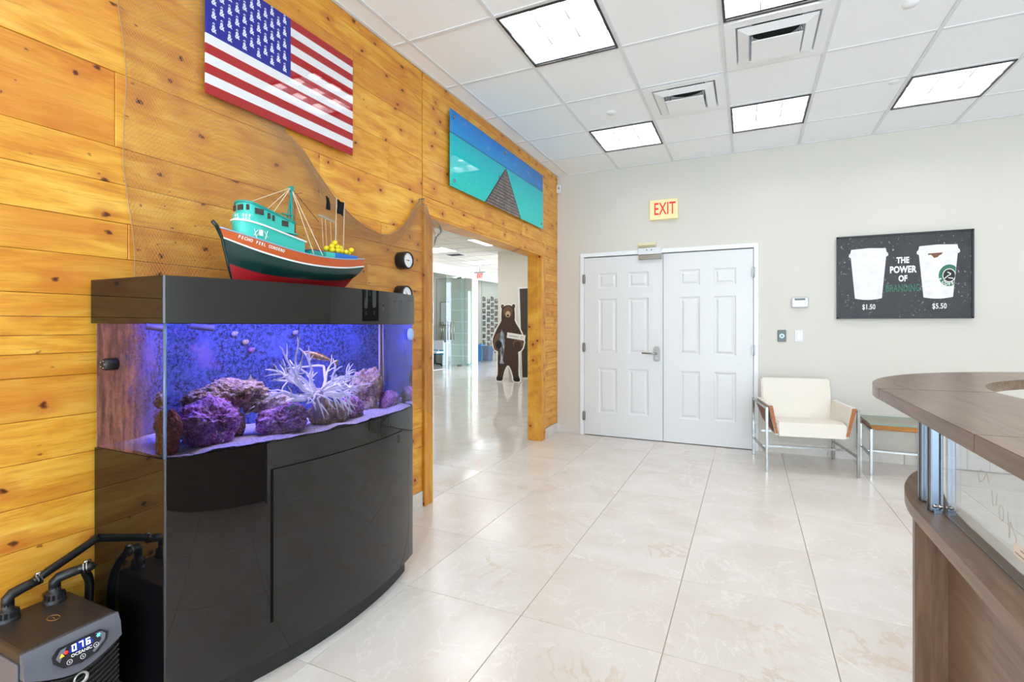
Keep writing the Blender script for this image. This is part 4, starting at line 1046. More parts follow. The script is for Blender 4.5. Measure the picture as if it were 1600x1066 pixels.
for y in (PY0+.055, .5*(PY0+PY1), PY1-.05):
    for z in (PZ0+.05, PZ1-.05):
        mb = MB(); mb.lathe([(.009, 0), (.009, .030), (.014, .031), (.014, .036), (0, .0375)], (0, y, z), 'x', 16); mb.build('standoff', M['chrome'], pp)

def gauge(name, label, y, z, ang):
    t = thing(name, label, 'gauge')
    mb = MB(); mb.lathe([(0, 0), (.058, 0), (.058, .070), (.054, .077), (.049, .077), (.047, .068)], (0, y, z), 'x', 36); mb.build('case', M['black'], t)
    mb = MB(); mb.lathe([(0, .069), (.047, .069)], (0, y, z), 'x', 36); mb.build('dial', Mat('white dial', srgb(236, 238, 238), .4).m, t)
    mb = MB(); d = Vector((0, cos(ang), sin(ang))); p = Vector((.0705, y, z)); mb.tube([p-d*.014, p+d*.026], [.0028, .0008], 6); mb.ball(p, .004, 1); mb.build('needle', M['black'], t)
    mb = MB()
    for k in range(12):
        a = 2*pi*k/12; q = Vector((.0696, y+.040*cos(a), z+.040*sin(a))); mb.ball(q, .0018, 1)
    mb.build('dial_marks', M['black'], t)
    mb = MB(); mb.tube([(.055, y+.056, z), (.055, y+.072, z)], [.006, .005], 10); mb.build('side_knob', M['black'], t)
gauge('wall_gauge', 'round black wall gauge with white dial, upper of the two', 2.735, 1.731, pi)
gauge('wall_gauge', 'round black wall gauge with white dial, half hidden by the hood', 2.722, 1.505, 2.2)

# ================================================================ FISHING NET
m = Mat('brown net twine', srgb(176, 138, 104), .8); MNET = m.m
def ntop(y): return pw(y, [1.04, 1.20, 1.45, 1.79, 1.93, 2.06, 2.18, 2.36, 2.59, 2.77, 2.95, 3.02, 3.10], [3.085, 3.06, 2.9, 2.30, 2.19, 2.07, 1.985, 1.90, 1.882, 1.985, 2.19, 2.10, 2.01])
def nbot(y): return pw(y, [1.04, 1.2, 2.2, 2.5, 3.1], [1.30, 1.28, 1.20, 1.0, .62])
NU, NV = 250, 190
def npt(i, j):
    u = i/NU; v = j/NV; y = 1.045+(3.095-1.045)*u
    zt, zb = ntop(y), nbot(y); vv = v**1.35
    z = zt+(zb-zt)*vv
    y2 = y + .07*(3.05-z)*max(0, 1-u*6)*.6 + .010*sin(z*9+u*20)*min(1, v*4)
    x = .004+.007*abs(sin(u*37+z*5))*min(1, v*3)+(.019 if y2 > 2.985 else 0) + .012*math.exp(-v*14)
    if 1.36 < y2 < 2.29 and z > 2.26: x = .006
    if y2 > 3.095: y2 = 3.095
    return Vector((x, y2, z))
verts = []; faces = []
P = {(i, j): npt(i, j) for i in range(NU+1) for j in range(NV+1)}
r = .0006
def strand(a, b):
    d = (b-a); 
    if d.length < 1e-5: return
    d.normalize(); u = d.cross(Vector((1,0,0)));
    if u.length < 1e-4: return
    u.normalize(); w = d.cross(u); k = len(verts)
    for p in (a, b):
        for t in range(3):
            an = 2*pi*t/3; verts.append(p+(u*cos(an)+w*sin(an))*r)
    for t in range(3): t2 = (t+1) % 3; faces.append((k+t, k+t2, k+3+t2, k+3+t))
for i in range(NU):
    for j in range(NV):
        if (i+j) % 2 == 0: strand(P[i, j], P[i+1, j+1])
        else: strand(P[i+1, j], P[i, j+1])
me = bpy.data.meshes.new('fishing_net'); me.from_pydata(verts, [], faces); me.materials.append(MNET)
net = bpy.data.objects.new('fishing_net', None); C.objects.link(net); tag(net, 'brown fishing net draped over the pine wall around the boat', 'net')
o = bpy.data.objects.new('mesh_twine', me); C.objects.link(o); o.parent = net; o['kind'] = 'stuff'
mb = MB(); mb.tube([P[i, 0]+Vector((.003, 0, 0)) for i in range(NU+1)], .0022, 5); mb.build('head_rope', MNET, net)
mb = MB(); mb.tube([P[0, j]+Vector((.003, 0, 0)) for j in range(0, NV+1)], .0016, 5); mb.build('side_rope', MNET, net)
mb = MB()   # gathered strands along the upper edge
for q in range(7):
    mb.tube([P[i, 0]+Vector((.002+(.010*abs(sin(i*.13+q)) if P[i, 0].z < 2.26 else 0), 0, -.012*q-.010*sin(i*.18+q*2))) for i in range(97, NU+1, 3)], .0013, 4)
mb.build('gathered_twine', MNET, net)
mb = MB(); g = Mat('frayed grey twine', srgb(110, 112, 100), .8).m
for q in range(5): mb.tube([(.03, 3.085, 2.075-.012*q), (.05, 3.13+.005*q, 2.05-.01*q), (.06, 3.165-.008*q, 2.0-.006*q), (.05, 3.12, 1.955+.004*q), (.035, 3.09, 1.94-.015*q)], .0022, 5)
mb.build('frayed_end', g, net)
mb = MB(); mb.lathe([(0, .0), (.004, .0), (.004, .045), (.007, .047), (0, .048)], (0, 2.952, 2.192), 'x', 10); mb.build('hook', M['hinge'], net)
# ================================================================ CHILLER
CH = thing('aquarium_chiller', 'charcoal aquarium chiller with lit blue display beside the cabinet', 'chiller')
MCH1 = Mat('charcoal plastic', srgb(52, 46, 44), .38).m; MCH2 = Mat('grey blue fascia', srgb(96, 98, 108), .32).m
cy0, cy1, cx0, cx1, ct_ = .672, .908, .03, .318, .40
mb = MB(); mb.box(cx0, cx1, cy0, cy1, .0, ct_, bevel=.010, seg=3); mb.build('casing', MCH1, CH)
# fascia: lens-lower edge, leaning slightly forward
def fz(t): return .318-.030*sin(pi*t)+.012*abs(t-.5)*2
mb = MB(); rows = []
n = 20
top = [(cx1+.004, cy0+.001+(cy1-cy0-.002)*k/n, ct_-.004) for k in range(n+1)]
mid = [(cx1+.018+.006*sin(pi*k/n), cy0+.001+(cy1-cy0-.002)*k/n, .372-.006*sin(pi*k/n)) for k in range(n+1)]
low = [(cx1+.024+.010*sin(pi*k/n), cy0+.001+(cy1-cy0-.002)*k/n, fz(k/n)) for k in range(n+1)]
back = [(cx1-.002, y, z) for x, y, z in low]; back2 = [(cx1-.002, y, z) for x, y, z in top]
mb.grid([back2, top, mid, low, back]); 
for i in (0, n): mb.poly([back2[i], top[i], mid[i], low[i], back[i]])
o = mb.build('fascia', MCH2, CH); o.data.set_sharp_from_angle(angle=R(50))
# display plate on the slanted fascia
p0 = Vector((cx1+.020, .79, .370)); p1 = Vector((cx1+.034, .79, .290)); up = (p0-p1).normalized(); rt = Vector((0, 1, 0)); nr = rt.cross(up).normalized()
ctr = Vector((cx1+.0285, .798, .350)); 
FD = Matrix(((rt.x, up.x, nr.x, ctr.x), (rt.y, up.y, nr.y, ctr.y), (rt.z, up.z, nr.z, ctr.z), (0,0,0,1)))
def on_disp(mb, name, mat, parent): bmesh.ops.transform(mb.bm, matrix=FD, verts=mb.bm.verts[:]); return mb.build(name, mat, parent)
mb = MB(); pts = [(-.066, .012), (-.050, .028), (.052, .028), (.070, .014), (.066, -.006), (.040, -.030), (0, -.038), (-.044, -.030), (-.064, -.008)]
mb.prism(pts, (-.006, .0035), 'z', .0012); dp = on_disp(mb, 'display_panel', Mat('panel dark', srgb(36, 36, 42), .25).m, CH)
mb = MB(); mb.prism([(-.030, .006), (-.022, .022), (.0, .026), (.024, .022), (.032, .006), (.020, .000), (-.020, .000)], (.003, .0042)); on_disp(mb, 'display_window', Mat('lcd blue', srgb(30, 44, 110), .15).emit(srgb(30, 60, 190), .35).m, dp)
mb = MB()
mb.prism([(-.060, .004), (-.048, .022), (-.034, .024), (-.044, .004), (-.052, -.010)], (.003, .0040)); on_disp(mb, 'trim_arc', Mat('panel grey', srgb(112, 114, 124), .35).m, dp); mb = MB(); mb.prism([(.036, .024), (.052, .023), (.062, .012), (.058, -.004), (.030, -.026), (.026, -.020), (.050, 0), (.050, .012)], (.003, .0040)); on_disp(mb, 'trim_arc', Mat('panel grey', srgb(112, 114, 124), .35).m, dp)
DIG = Mat('lit digits', (1,1,1), .4).emit((.8, .92, 1.), 1.3).m
def on_text(s, sz, x, y, mat, **k):
    me = text_mesh(s, sz, ext=.0002, **k); me.transform(FD @ Matrix.Translation((x, y, .0046))); me.materials.clear(); me.materials.append(mat)
    o = bpy.data.objects.new('lettering', me); C.objects.link(o); o.parent = dp
def seg7(x, y, w, h, on):
    t = .0026; S = {'a': (x, x+w, y+h-t, y+h), 'g': (x, x+w, y+h/2-t/2, y+h/2+t/2), 'd': (x, x+w, y, y+t), 'f': (x, x+t, y+h/2, y+h), 'e': (x, x+t, y, y+h/2), 'b': (x+w-t, x+w, y+h/2, y+h), 'c': (x+w-t, x+w, y, y+h/2)}
    for k in on: a, b, c, d = S[k]; mbd.box(a, b, c, d, .0042, .0047)
mbd = MB(); seg7(-.022, .004, .0105, .018, 'abcdef'); seg7(-.005, .004, .0105, .018, 'abc'); seg7(.012, .004, .0105, .018, 'acdefg'); on_disp(mbd, 'digits', DIG, dp)
PW = Mat('panel white print', srgb(230, 230, 232), .4).m
on_text('OCEANIC', .0115, 0, -.007, PW, bold=.0003, spacing=1.02)
for x, y in ((-.030, -.020), (.002, -.022), (.036, -.008)):
    mb = MB(); mb.lathe([(.0055, .0042), (.0068, .0046), (.0068, .004)], (x, y, 0), 'z', 20); mb.lathe([(0, .0046), (.0028, .0046)], (x, y, 0), 'z', 3); on_disp(mb, 'button', PW, dp)
mb = MB(); mb.prism([(-.052, .002), (-.040, .002), (-.046, .012)], (.004, .0046)); on_disp(mb, 'heat_icon', Mat('amber icon', srgb(240, 180, 40), .4).emit(srgb(240,180,40), .6).m, dp)
mb = MB(); mb.lathe([(0, .0046), (.005, .0046), (.005, .004)], (-.036, .010, 0), 'z', 14); on_disp(mb, 'alarm_icon', Mat('red icon', srgb(220, 50, 60), .4).emit(srgb(220,50,60), .6).m, dp)
mb = MB()
for k in range(3): a = pi*k/3; mb.tube([(.044-.006*cos(a), .016-.006*sin(a), .0044), (.044+.006*cos(a), .016+.006*sin(a), .0044)], .0011, 5)
on_disp(mb, 'cool_icon', Mat('cyan icon', srgb(110, 220, 230), .4).emit(srgb(110,220,230), .7).m, dp)
# grille
for k in range(17):
    mb = MB(); dz = .0165*k; rows = []
    pts = [(cx1+.012+.010*sin(pi*q/n), cy0+.004+(cy1-cy0-.008)*q/n, max(fz(q/n)-.012-dz, .012)) for q in range(n+1)]
    if max(p[2] for p in pts) < .02: continue
    mb.tube(pts, .0042, 4); mb.build('grille_slat', M['black'], CH)
mb = MB(); mb.box(cx1-.001, cx1+.008, cy0+.004, cy1-.004, .004, .285); mb.build('grille_backing', M['duct'], CH)
mb = MB(); mb.lathe([(.012, 0), (.017, .006), (.019, .004), (.019, 0)], (0, 0, 0), 'x', 24); o = mb.build('round_badge', Mat('badge silver', srgb(176, 176, 170), .3, .5).m, CH); o.location = (cx1+.024, .80, .262)
mb = MB(); mb.tube([(cx1-.13+.020*cos(a), .80+.014*sin(a), ct_+.0004) for a in [2*pi*k/20 for k in range(20)]], .0012, 5, closed=True); mb.tube([(cx1-.135, .80, ct_+.0004), (cx1-.122, .80, ct_+.0004)], .0014, 4); mb.build('top_mark', Mat('amber print', srgb(150, 104, 40), .5).m, CH)
mb = MB(); mb.box(cx0+.001, cx1-.004, cy0-.004, cy0+.001, .03, .37, bevel=.004); mb.build('side_cover', MCH2, CH)
# pipe fittings
def fitting(x, y, ang, hz):
    mb = MB(); mb.lathe([(.030, ct_-.001), (.030, ct_+.010), (.024, ct_+.012), (.024, ct_+.030), (.016, ct_+.032), (.016, ct_+.05)], (x, y, 0), 'z', 12); o = mb.build('union_nut', M['black'], CH)
    mb = MB()
    for k in range(12): a = 2*pi*k/12; mb.box(x+.024*cos(a)-.003, x+.024*cos(a)+.003, y+.024*sin(a)-.003, y+.024*sin(a)+.003, ct_+.012, ct_+.028)
    mb.build('nut_rib', M['black'], o)
    d = Vector((cos(ang), sin(ang), 0)); p = Vector((x, y, ct_+.045))
    mb = MB(); mb.tube([p, p+Vector((0, 0, .020)), p+Vector((0, 0, .030))+d*.010, p+Vector((0, 0, .034+hz))+d*.04, p+Vector((0, 0, .036+hz*2))+d*.075], [.016, .016, .016, .015, .014], 12); mb.build('elbow', M['black'], CH)
    return p+Vector((0, 0, .036+hz*2))+d*.06
a1 = fitting(.075, .735, R(88), .004); a2 = fitting(.075, .850, R(60), .004)
HOSE = Mat('black rubber hose', (.008,.008,.009), .3).m
def hose(label, pts, rr=.0135):
    # smooth with catmull rom
    out = []; q = [Vector(p) for p in pts]; q = [q[0]]+q+[q[-1]]
    for i in range(1, len(q)-2):
        for k in range(8):
            t = k/8; out.append(.5*((2*q[i])+(q[i+1]-q[i-1])*t+(2*q[i-1]-5*q[i]+4*q[i+1]-q[i+2])*t*t+(3*q[i]-q[i-1]-3*q[i+1]+q[i+2])*t**3))
    out.append(q[-1]); mb = MB(); mb.tube(out, rr, 12); t = thing('hose', label, 'hose'); mb.build('hose_tube', HOSE, t); return t
h1 = hose('black hose rising from the chiller corner along the pine wall', [a1, (.07, .84, .505), (.055, .91, .525), (.04, .984, .548)])
h2 = hose('short black hose bending down behind the chiller', [a2, a2+Vector((.02, .025, .002)), (.095, .925, .47), (.075, .945, .42), (.06, .950, .34), (.055, .948, .20), (.05, .95, .03)])
def clamp(p, d, par):
    d = Vector(d).normalized(); u = d.orthogonal().normalized(); w = d.cross(u); mb = MB()
    for off in (-.004, .004): mb.tube([Vector(p)+d*off+(u*cos(2*pi*k/16)+w*sin(2*pi*k/16))*.0165 for k in range(16)], .0022, 5, closed=True)
    mb.tube([Vector(p)+Vector((.0, -.006, .018)), Vector(p)+Vector((.0, .014, .018))], .005, 6); mb.build('hose_clamp', M['chrome'], par)
clamp(a1+Vector((0, .012, .003)), (0, 1, .2), h1); clamp(a2+Vector((.012, .014, .002)), (.5, .8, .1), h2)

# ================================================================ ARMCHAIR
W_, D_ = .71, .62
ch = thing('armchair', 'cream leatherette armchair with steel frame and wooden arm panels', 'chair', (2.265, 5.015, 0), R(9.5))
lg = .011
for x, y in ((0, 0), (W_, 0), (0, D_), (W_, D_)):
    mb = MB(); mb.box(x-lg, x+lg, y-lg, y+lg, 0, .575, bevel=.002); mb.build('leg', M['chrome'], ch)
for x in (0, W_):
    for za, zb in ((.553, .573), (.165, .183)):
        mb = MB(); mb.box(x-.009, x+.009, lg, D_-lg, za, zb); mb.build('side_rail', M['chrome'], ch)
mb = MB(); mb.box(lg, W_-lg, D_*.42-.009, D_*.42+.009, .165, .183); mb.box(lg, W_-lg, D_*.46, D_*.46+.02, .30, .318); mb.build('cross_rail', M['chrome'], ch)
# seat
mb = MB(); mb.prism([(-.015, .325), (-.005, .445), (.10, .452), (.50, .415), (.56, .40), (.56, .315)], (.085, W_-.085), 'x', .012); 
o = mb.build('seat', M['leather'], ch)
# back
mb = MB(); mb.prism([(.455, .40), (.535, .785), (.60, .785), (.585, .40)], (.055, W_-.055), 'x', .012); mb.build('backrest', M['leather'], ch)
# arms: slanted padded panels with wooden outer skins
for s in (0, 1):
    X = (lambda v: v) if s == 0 else (lambda v: W_-v)
    mb = MB(); y0, y1 = .0, .52
    A = [(X(.012), .592), (X(.050), .592), (X(.098), .33), (X(.072), .33)]
    mb.prism([(a, z) for a, z in A], (y0, y1), 'y', .004); mb.build('armrest', M['leather'], ch)
    mb = MB(); mb.prism([(X(.012), .588), (X(.046), .588), (X(.092), .345), (X(.072), .345)], (y0-.010, y0+.001), 'y', .001); mb.build('arm_front', M['teak'], ch)
    mb = MB(); mb.poly([(X(.008), .04, .55), (X(.008), .56, .55), (X(.060), .46, .385), (X(.060), .02, .345)])
    bmesh.ops.solidify(mb.bm, geom=mb.bm.faces[:], thickness=.006); mb.build('arm_panel', M['teak'], ch)

# ================================================================ SIDE TABLE
tb = thing('side_table', 'square oak and steel side table with a glass top next to the armchair', 'table', (3.083, 5.285, 0))
S_ = .462
for x, y in ((0, 0), (S_, 0), (0, S_), (S_, S_)):
    mb = MB(); mb.box(x-.011, x+.011, y-.011, y+.011, 0, .40, bevel=.002); mb.build('leg', M['chrome'], tb)
for x in (0, S_):
    for za, zb in ((.155, .172), (.378, .398)):
        mb = MB(); mb.box(x-.009, x+.009, .011, S_-.011, za, zb); mb.build('side_rail', M['chrome'], tb)
mb = MB(); mb.box(.011, S_-.011, S_/2-.009, S_/2+.009, .155, .172); mb.build('cross_rail', M['chrome'], tb)
mb = MB(); lp = []
for off, z in ((.045, .385), (.012, .398), (-.012, .438), (.020, .438), (.036, .405)): lp.append([(off, off, z), (S_-off, off, z), (S_-off, S_-off, z), (off, S_-off, z)])
mb.grid(lp, True, False); mb.poly(lp[0]); mb.poly(lp[-1]); mb.build('tray', M['oak'], tb)
mb = MB(); mb.box(-.008, S_+.008, -.008, S_+.008, .4385, .448, bevel=.001, seg=1); mb.build('glass_top', M['tableglass'], tb)
mb = MB()
for q in ((-.0085, S_+.0085, -.0095, -.0082), (-.0085, S_+.0085, S_+.0082, S_+.0095), (-.0095, -.0082, -.0085, S_+.0085), (S_+.0082, S_+.0095, -.0085, S_+.0085)): mb.box(*q, .4388, .4477)
mb.build('glass_edge', M['glass_edge'], tb)

# ================================================================ RECEPTION DESK
dk = thing('reception_desk', 'curved walnut reception desk with raised transaction shelf', 'desk')
def arc_pts(cx, cy, r, a0, a1, n=40): return [(cx+r*cos(R(a0+(a1-a0)*k/n)), cy+r*sin(R(a0+(a1-a0)*k/n))) for k in range(n+1)]
def slab(name, pts, z0, z1, mat, parent, bevel=.0015):
    mb = MB(); mb.prism(pts, (z0, z1), 'z', bevel); o = mb.build(name, mat, parent); return o
# top: curved piece (far), corner piece, straight piece
CX, CY, RO, RI = 3.67, 2.2, 1.13, .795
slab('counter_top', arc_pts(CX, CY, RO, 180, 90)+[(4.6, CY+RO), (4.6, CY+RI)]+arc_pts(CX, CY, RI, 90, 177.5), 1.030, 1.070, M['walnut_y'], dk)
slab('counter_top', [(2.54, 1.356), (2.885, 1.356), (2.885, 2.1), (2.8765, 2.232), (2.5405, 2.198)], 1.030, 1.0697, M['walnut_y'], dk)
slab('counter_top', [(2.54, -.6), (2.885, -.6), (2.885, 1.353), (2.54, 1.353)], 1.030, 1.070, M['walnut_y'], dk)
def edge_strip(pts, z0, z1, nm):
    mb = MB(); mb.grid([[(x, y, z0) for x, y in pts], [(x, y, z1) for x, y in pts]]); bmesh.ops.solidify(mb.bm, geom=mb.bm.faces[:], thickness=.0008); mb.build(nm, M['walnut_edge'], dk)
# lower ledge
LX, LY, LR, LI = 3.5, 1.65, .985, .80
slab('ledge', [(2.515, -.6)]+arc_pts(LX, LY, LR, 180, 152.5, 14)+[(2.645, 2.118), (2.668, 2.10), (2.672, 2.07), (2.655, 1.98), (2.632, 1.88), (2.612, 1.76), (2.60, 1.60), (2.598, -.6)], .778, .810, M['walnut_y'], dk)
# carcass: end panel, recessed front panel, curved front
mb = MB(); mb.box(2.522, 2.604, 1.690, 1.712, 0, .7775, bevel=.0008); mb.build('end_panel', M['walnut_z'], dk)
mb = MB(); mb.box(2.592, 2.604, -.6, 1.689, 0, .7775); mb.build('front_panel', M['walnut_y'], dk)
# posts
def post(x0, x1, y0, y1, screws):
    mb = MB(); mb.box(x0, x1, y0, y1, .8105, 1.030, bevel=.004, seg=2); p = mb.build('post', M['alu'], dk)
    mb = MB(); mb.box(x0-.001, x0+.002, y0+.012, y0+.017, .811, 1.0295); mb.box(x0+.018, x0+.022, y0-.0012, y0+.002, .811, 1.0295); mb.build('profile_groove', M['gap'], p)
    for (x, y, z, ax) in screws:
        mb = MB(); mb.lathe([(0, -.003), (.005, -.002), (.006, 0)], (0, 0, 0), 'y', 12); o = mb.build('screw', M['chrome'], p); o.location = (x, y, z)
        if ax == 'x': o.rotation_euler = (0, 0, -pi/2)
post(2.548, 2.578, 1.738, 1.775, [])
post(2.545, 2.573, 1.652, 1.686, [(2.545, 1.676, .832, 'x'), (2.555, 1.652, .826, 'y'), (2.566, 1.652, .826, 'y')])
mb = MB(); mb.box(2.550, 2.566, 1.640, 1.651, .8105, .818); mb.build('post_foot', M['alu'], dk)
post(2.548, 2.578, .2, .235, [])
sc_ = MB(); sc_.box(2.572, 2.577, -.6, 1.636, .8105, 1.029); s_ = sc_.build('acrylic_screen', M['screen'], dk)
mb = MB(); mb.box(2.5718, 2.5772, -.6, 1.636, .8103, .8125); mb.build('screen_edge', M['chrome'], s_)
PT = Mat('pencil scribble', srgb(168, 156, 142), .7).m
mb = MB()
def scrib(pts): mb.tube([(2.5714, y, z) for y, z in pts], .0004, 4)
scrib([(1.415, .985), (1.435, .975), (1.425, .955), (1.405, .965), (1.39, .985), (1.38, .965)]); scrib([(1.365, .955), (1.36, .925), (1.345, .93), (1.342, .955)])
scrib([(1.325, .940+.014*sin(a)) if 0 else (1.322+.010*cos(a), .922+.016*sin(a)) for a in [2*pi*k/14 for k in range(15)]])
scrib([(1.295, .935), (1.288, .885), (1.284, .918), (1.262, .895), (1.25, .868)])
mb.build('scribble', PT, s_)
ST = Mat('white sticker', srgb(236, 232, 226), .6).m; SG = Mat('sticker grey print', srgb(170, 164, 156), .6).m
for (ya, yb, za, zb, lines) in ((1.20, 1.268, .862, .888, 2), (1.12, 1.215, .815, .858, 5)):
    mb = MB(); mb.box(2.5706, 2.5716, ya, yb, za, zb); o = mb.build('sticker', ST, s_)
    mb = MB()
    for k in range(lines): zz = za+(zb-za)*(k+.7)/(lines+.5); mb.box(2.5701, 2.5708, ya+.008, yb-.008-(.02*(k % 2)), zz-.0015, zz+.0015)
    mb.build('sticker_print', SG, o)

# ================================================================ BEAR CUTOUT
BY = 10.45
br = thing('bear_cutout', 'life size cardboard cutout of a standing brown bear with a fish and sign', 'cutout')
BX, s = -2.888, 1.
half = [(.0, 1.775), (.06, 1.768), (.10, 1.745), (.108, 1.775), (.135, 1.795), (.168, 1.785), (.182, 1.75), (.172, 1.715), (.160, 1.69), (.168, 1.62), (.172, 1.52), (.168, 1.42), (.21, 1.34), (.28, 1.24), (.335, 1.13), (.385, 1.02), (.40, .92), (.37, .80), (.32, .73), (.255, .70), (.262, .60), (.265, .42), (.262, .28), (.268, .16), (.30, .09), (.305, .045), (.27, .02), (.17, .02), (.135, .06), (.125, .14), (.09, .26), (.04, .36), (.0, .39)]
outl = [(BX+x, z) for x, z in half]+[(BX-x, z) for x, z in half[::-1][1:-1]]
def grow(pts, d):
    out = []; n = len(pts)
    for i in range(n):
        a, b, c = Vector(pts[i-1]), Vector(pts[i]), Vector(pts[(i+1) % n]); t = (c-a).normalized(); out.append((b.x-t.y*d, max(.002, b.y+t.x*d)))
    return out
g1 = grow(outl, .03)
if sum(p[0]*q[1]-q[0]*p[1] for p, q in zip(outl, outl[1:]+outl[:1])) < 0: pass
else: g1 = grow(outl, -.03)
WB = Mat('white cardboard', srgb(240, 238, 234), .6).m
mb = MB(); mb.prism(g1, (BY, BY+.008), 'y'); mb.build('board', WB, br)
m = Mat('brown fur print', rough=.6); v = m.coords((26, 1, 9)); f_ = m.noise(v, 4, 5, .7); big = m.noise(m.coords(), 3.2, 3)
c = m.ramp(f_, [(.3, srgb(34, 22, 16)), (.5, srgb(62, 42, 30)), (.7, srgb(98, 70, 50))]); c = m.mix(big.smooth(.45, .7)*.5, c, srgb(40, 26, 20)); m.color(c); FUR = m.m
m = Mat('lighter fur print', rough=.6); f_ = m.noise(m.coords((30, 1, 12)), 4, 5, .7); m.color(m.ramp(f_, [(.3, srgb(70, 46, 32)), (.7, srgb(132, 98, 70))])); FURL = m.m
mb = MB(); mb.prism(outl, (BY-.0015, BY), 'y'); mb.build('fur_print', FUR, br)
def blob(cx, cz, rx, rz, mat, name, lay, rot=0.):
    mb = MB(); pts = [(BX+cx+rx*cos(a)*cos(rot)-rz*sin(a)*sin(rot), cz+rx*cos(a)*sin(rot)+rz*sin(a)*cos(rot)) for a in [2*pi*k/22 for k in range(22)]]
    mb.prism(pts, (BY-.0015-.001*lay, BY-.0006-.001*lay), 'y'); return mb.build(name, mat, br)
TAN = Mat('muzzle tan print', srgb(196, 168, 136), .6).m; DK = Mat('black nose print', srgb(16, 13, 12), .5).m
blob(-.0, 1.62, .115, .13, FURL, 'face_print', 1); blob(.0, 1.565, .062, .072, TAN, 'muzzle_print', 2); blob(.0, 1.535, .030, .026, DK, 'nose_print', 3); blob(0, 1.478, .036, .008, DK, 'mouth_print', 3)
for sx in (-1, 1): blob(sx*.055, 1.655, .011, .010, DK, 'eye_print', 3); blob(sx*.135, 1.745, .022, .020, FURL, 'ear_print', 1)
blob(-.27, .93, .10, .21, FURL, 'arm_print', 1, -.25); blob(.25, .90, .13, .11, FURL, 'arm_print', 1, .3); blob(-.24, .86, .085, .10, DK, 'paw_print', 4); blob(.24, .86, .09, .085, FUR, 'paw_print', 4)
for sx in (-1, 1): blob(sx*.215, .07, .085, .045, DK, 'foot_print', 1)
m = Mat('fish print', rough=.5); n_ = m.noise(m.coords((6, 1, 2)), 4, 4); m.color(m.ramp(n_, [(.35, srgb(70, 76, 92)), (.5, srgb(140, 146, 160)), (.7, srgb(206, 210, 216))])); FP = m.m
mb = MB(); mb.prism([(BX-.16, 1.22), (BX-.105, 1.12), (BX-.075, .95), (BX-.10, .70), (BX-.135, .50), (BX-.10, .42), (BX-.21, .42), (BX-.19, .52), (BX-.20, .70), (BX-.215, .95), (BX-.20, 1.12)], (BY-.0050, BY-.0036), 'y'); mb.build('salmon_print', FP, br)
rot = Matrix.Rotation(R(8), 4, 'Y'); mb = MB(); mb.box(BX-.02, BX+.44, BY-.014, BY-.008, .99, 1.115, rot=rot, about=(BX+.21, BY, 1.06)); mb.build('sign_board', WB, br)
mb = MB()
for k in range(9): x = BX+.05+.026*k; mb.box(x-.008, x+.008, BY-.0152, BY-.0142, 1.035, 1.062, rot=rot, about=(BX+.21, BY, 1.06))
mb.build('sign_print', M['hinge'], br)
mb = MB(); mb.lathe([(.018, 0), (.026, 0)], (0, 0, 0), 'y', 20); o = mb.build('sign_mark', M['hinge'], br); o.location = (BX+.355, BY-.0155, 1.032)
mb = MB(); mb.prism([(BY+.008, .0), (BY+.30, .0), (BY+.008, 1.0)], (BX-.003, BX+.003), 'x'); mb.build('easel_strut', WB, br)

# leaning framed board behind the casing
lb = thing('leaning_board', 'tall dark board with white edge leaning by the beige wall', 'board', (-2.60, 11.12, 0), 0.)
mb = MB(); rt_ = Matrix.Rotation(R(-2.0), 4, 'Y')
mb.box(-.27, .40, -.012, .02, .01, 2.24, rot=rt_, about=(0, 0, 0)); mb.build('backing', WB, lb)
mb = MB(); mb.box(-.215, .36, -.016, -.0125, .06, 2.20, rot=rt_, about=(0, 0, 0)); mb.build('dark_face', Mat('dark brown board', srgb(66, 58, 52), .6).m, lb)

# ================================================================ OFFICE BEHIND GLASS
gw = thing('glass_partition', 'floor to ceiling glass pane in front of the photo wall', 'partition')
mb = MB(); mb.box(-6.206, -6.194, 15.28, 17.6, .01, 2.86); mb.build('pane', M['officeglass'], gw)
mb = MB(); mb.box(-6.208, -6.192, 15.268, 15.28, .01, 2.86); mb.build('pane_edge', M['glass_edge'], gw)
def pull(t, x, y):
    mb = MB()
    for s in (-1, 1):
        mb.tube([(x+s*.055, y-s*.0, .86), (x+s*.055, y, 1.43)], .014, 8)
    for z in (.96, 1.33): mb.tube([(x-.055, y, z), (x+.055, y, z)], .008, 6)
    mb.build('pull_handle', M['nickel'], t)
gd = thing('door_3', 'frameless glass door swung open into the office', 'door'); gd['kind'] = 'structure'
mb = MB(); mb.box(-7.14, -6.21, 13.894, 13.906, .012, 2.83); mb.build('pane', M['officeglass'], gd)
mb = MB(); mb.box(-7.152, -7.14, 13.892, 13.908, .012, 2.83); mb.box(-6.212, -6.2, 13.892, 13.908, .012, 2.83); mb.box(-7.14, -6.21, 13.890, 13.910, 2.825, 2.838); mb.build('pane_edge', M['glass_edge'], gd)
mb = MB()
for dy in (-.06, .06): mb.tube([(-6.93, 13.9+dy, .86), (-6.93, 13.9+dy, 1.43)], .014, 8); mb.tube([(-6.99, 13.9+dy, .86), (-6.99, 13.9+dy, 1.43)], .014, 8)
mb.build('pull_handle', M['nickel'], gd)
mb = MB(); mb.box(-6.35, -6.2, 13.885, 13.915, .0, .06); mb.box(-6.35, -6.2, 13.885, 13.915, 2.80, 2.86); mb.build('patch_fitting', M['chrome'], gd)
g2 = thing('door_4', 'closed glass door leaf beside the swung one', 'door'); g2['kind'] = 'structure'
mb = MB(); mb.box(-6.206, -6.194, 13.01, 13.88, .012, 2.85); mb.build('pane', M['officeglass'], g2)
mb = MB(); mb.box(-6.208, -6.192, 13.0, 13.01, .012, 2.85); mb.build('pane_edge', M['glass_edge'], g2)
mb = MB()
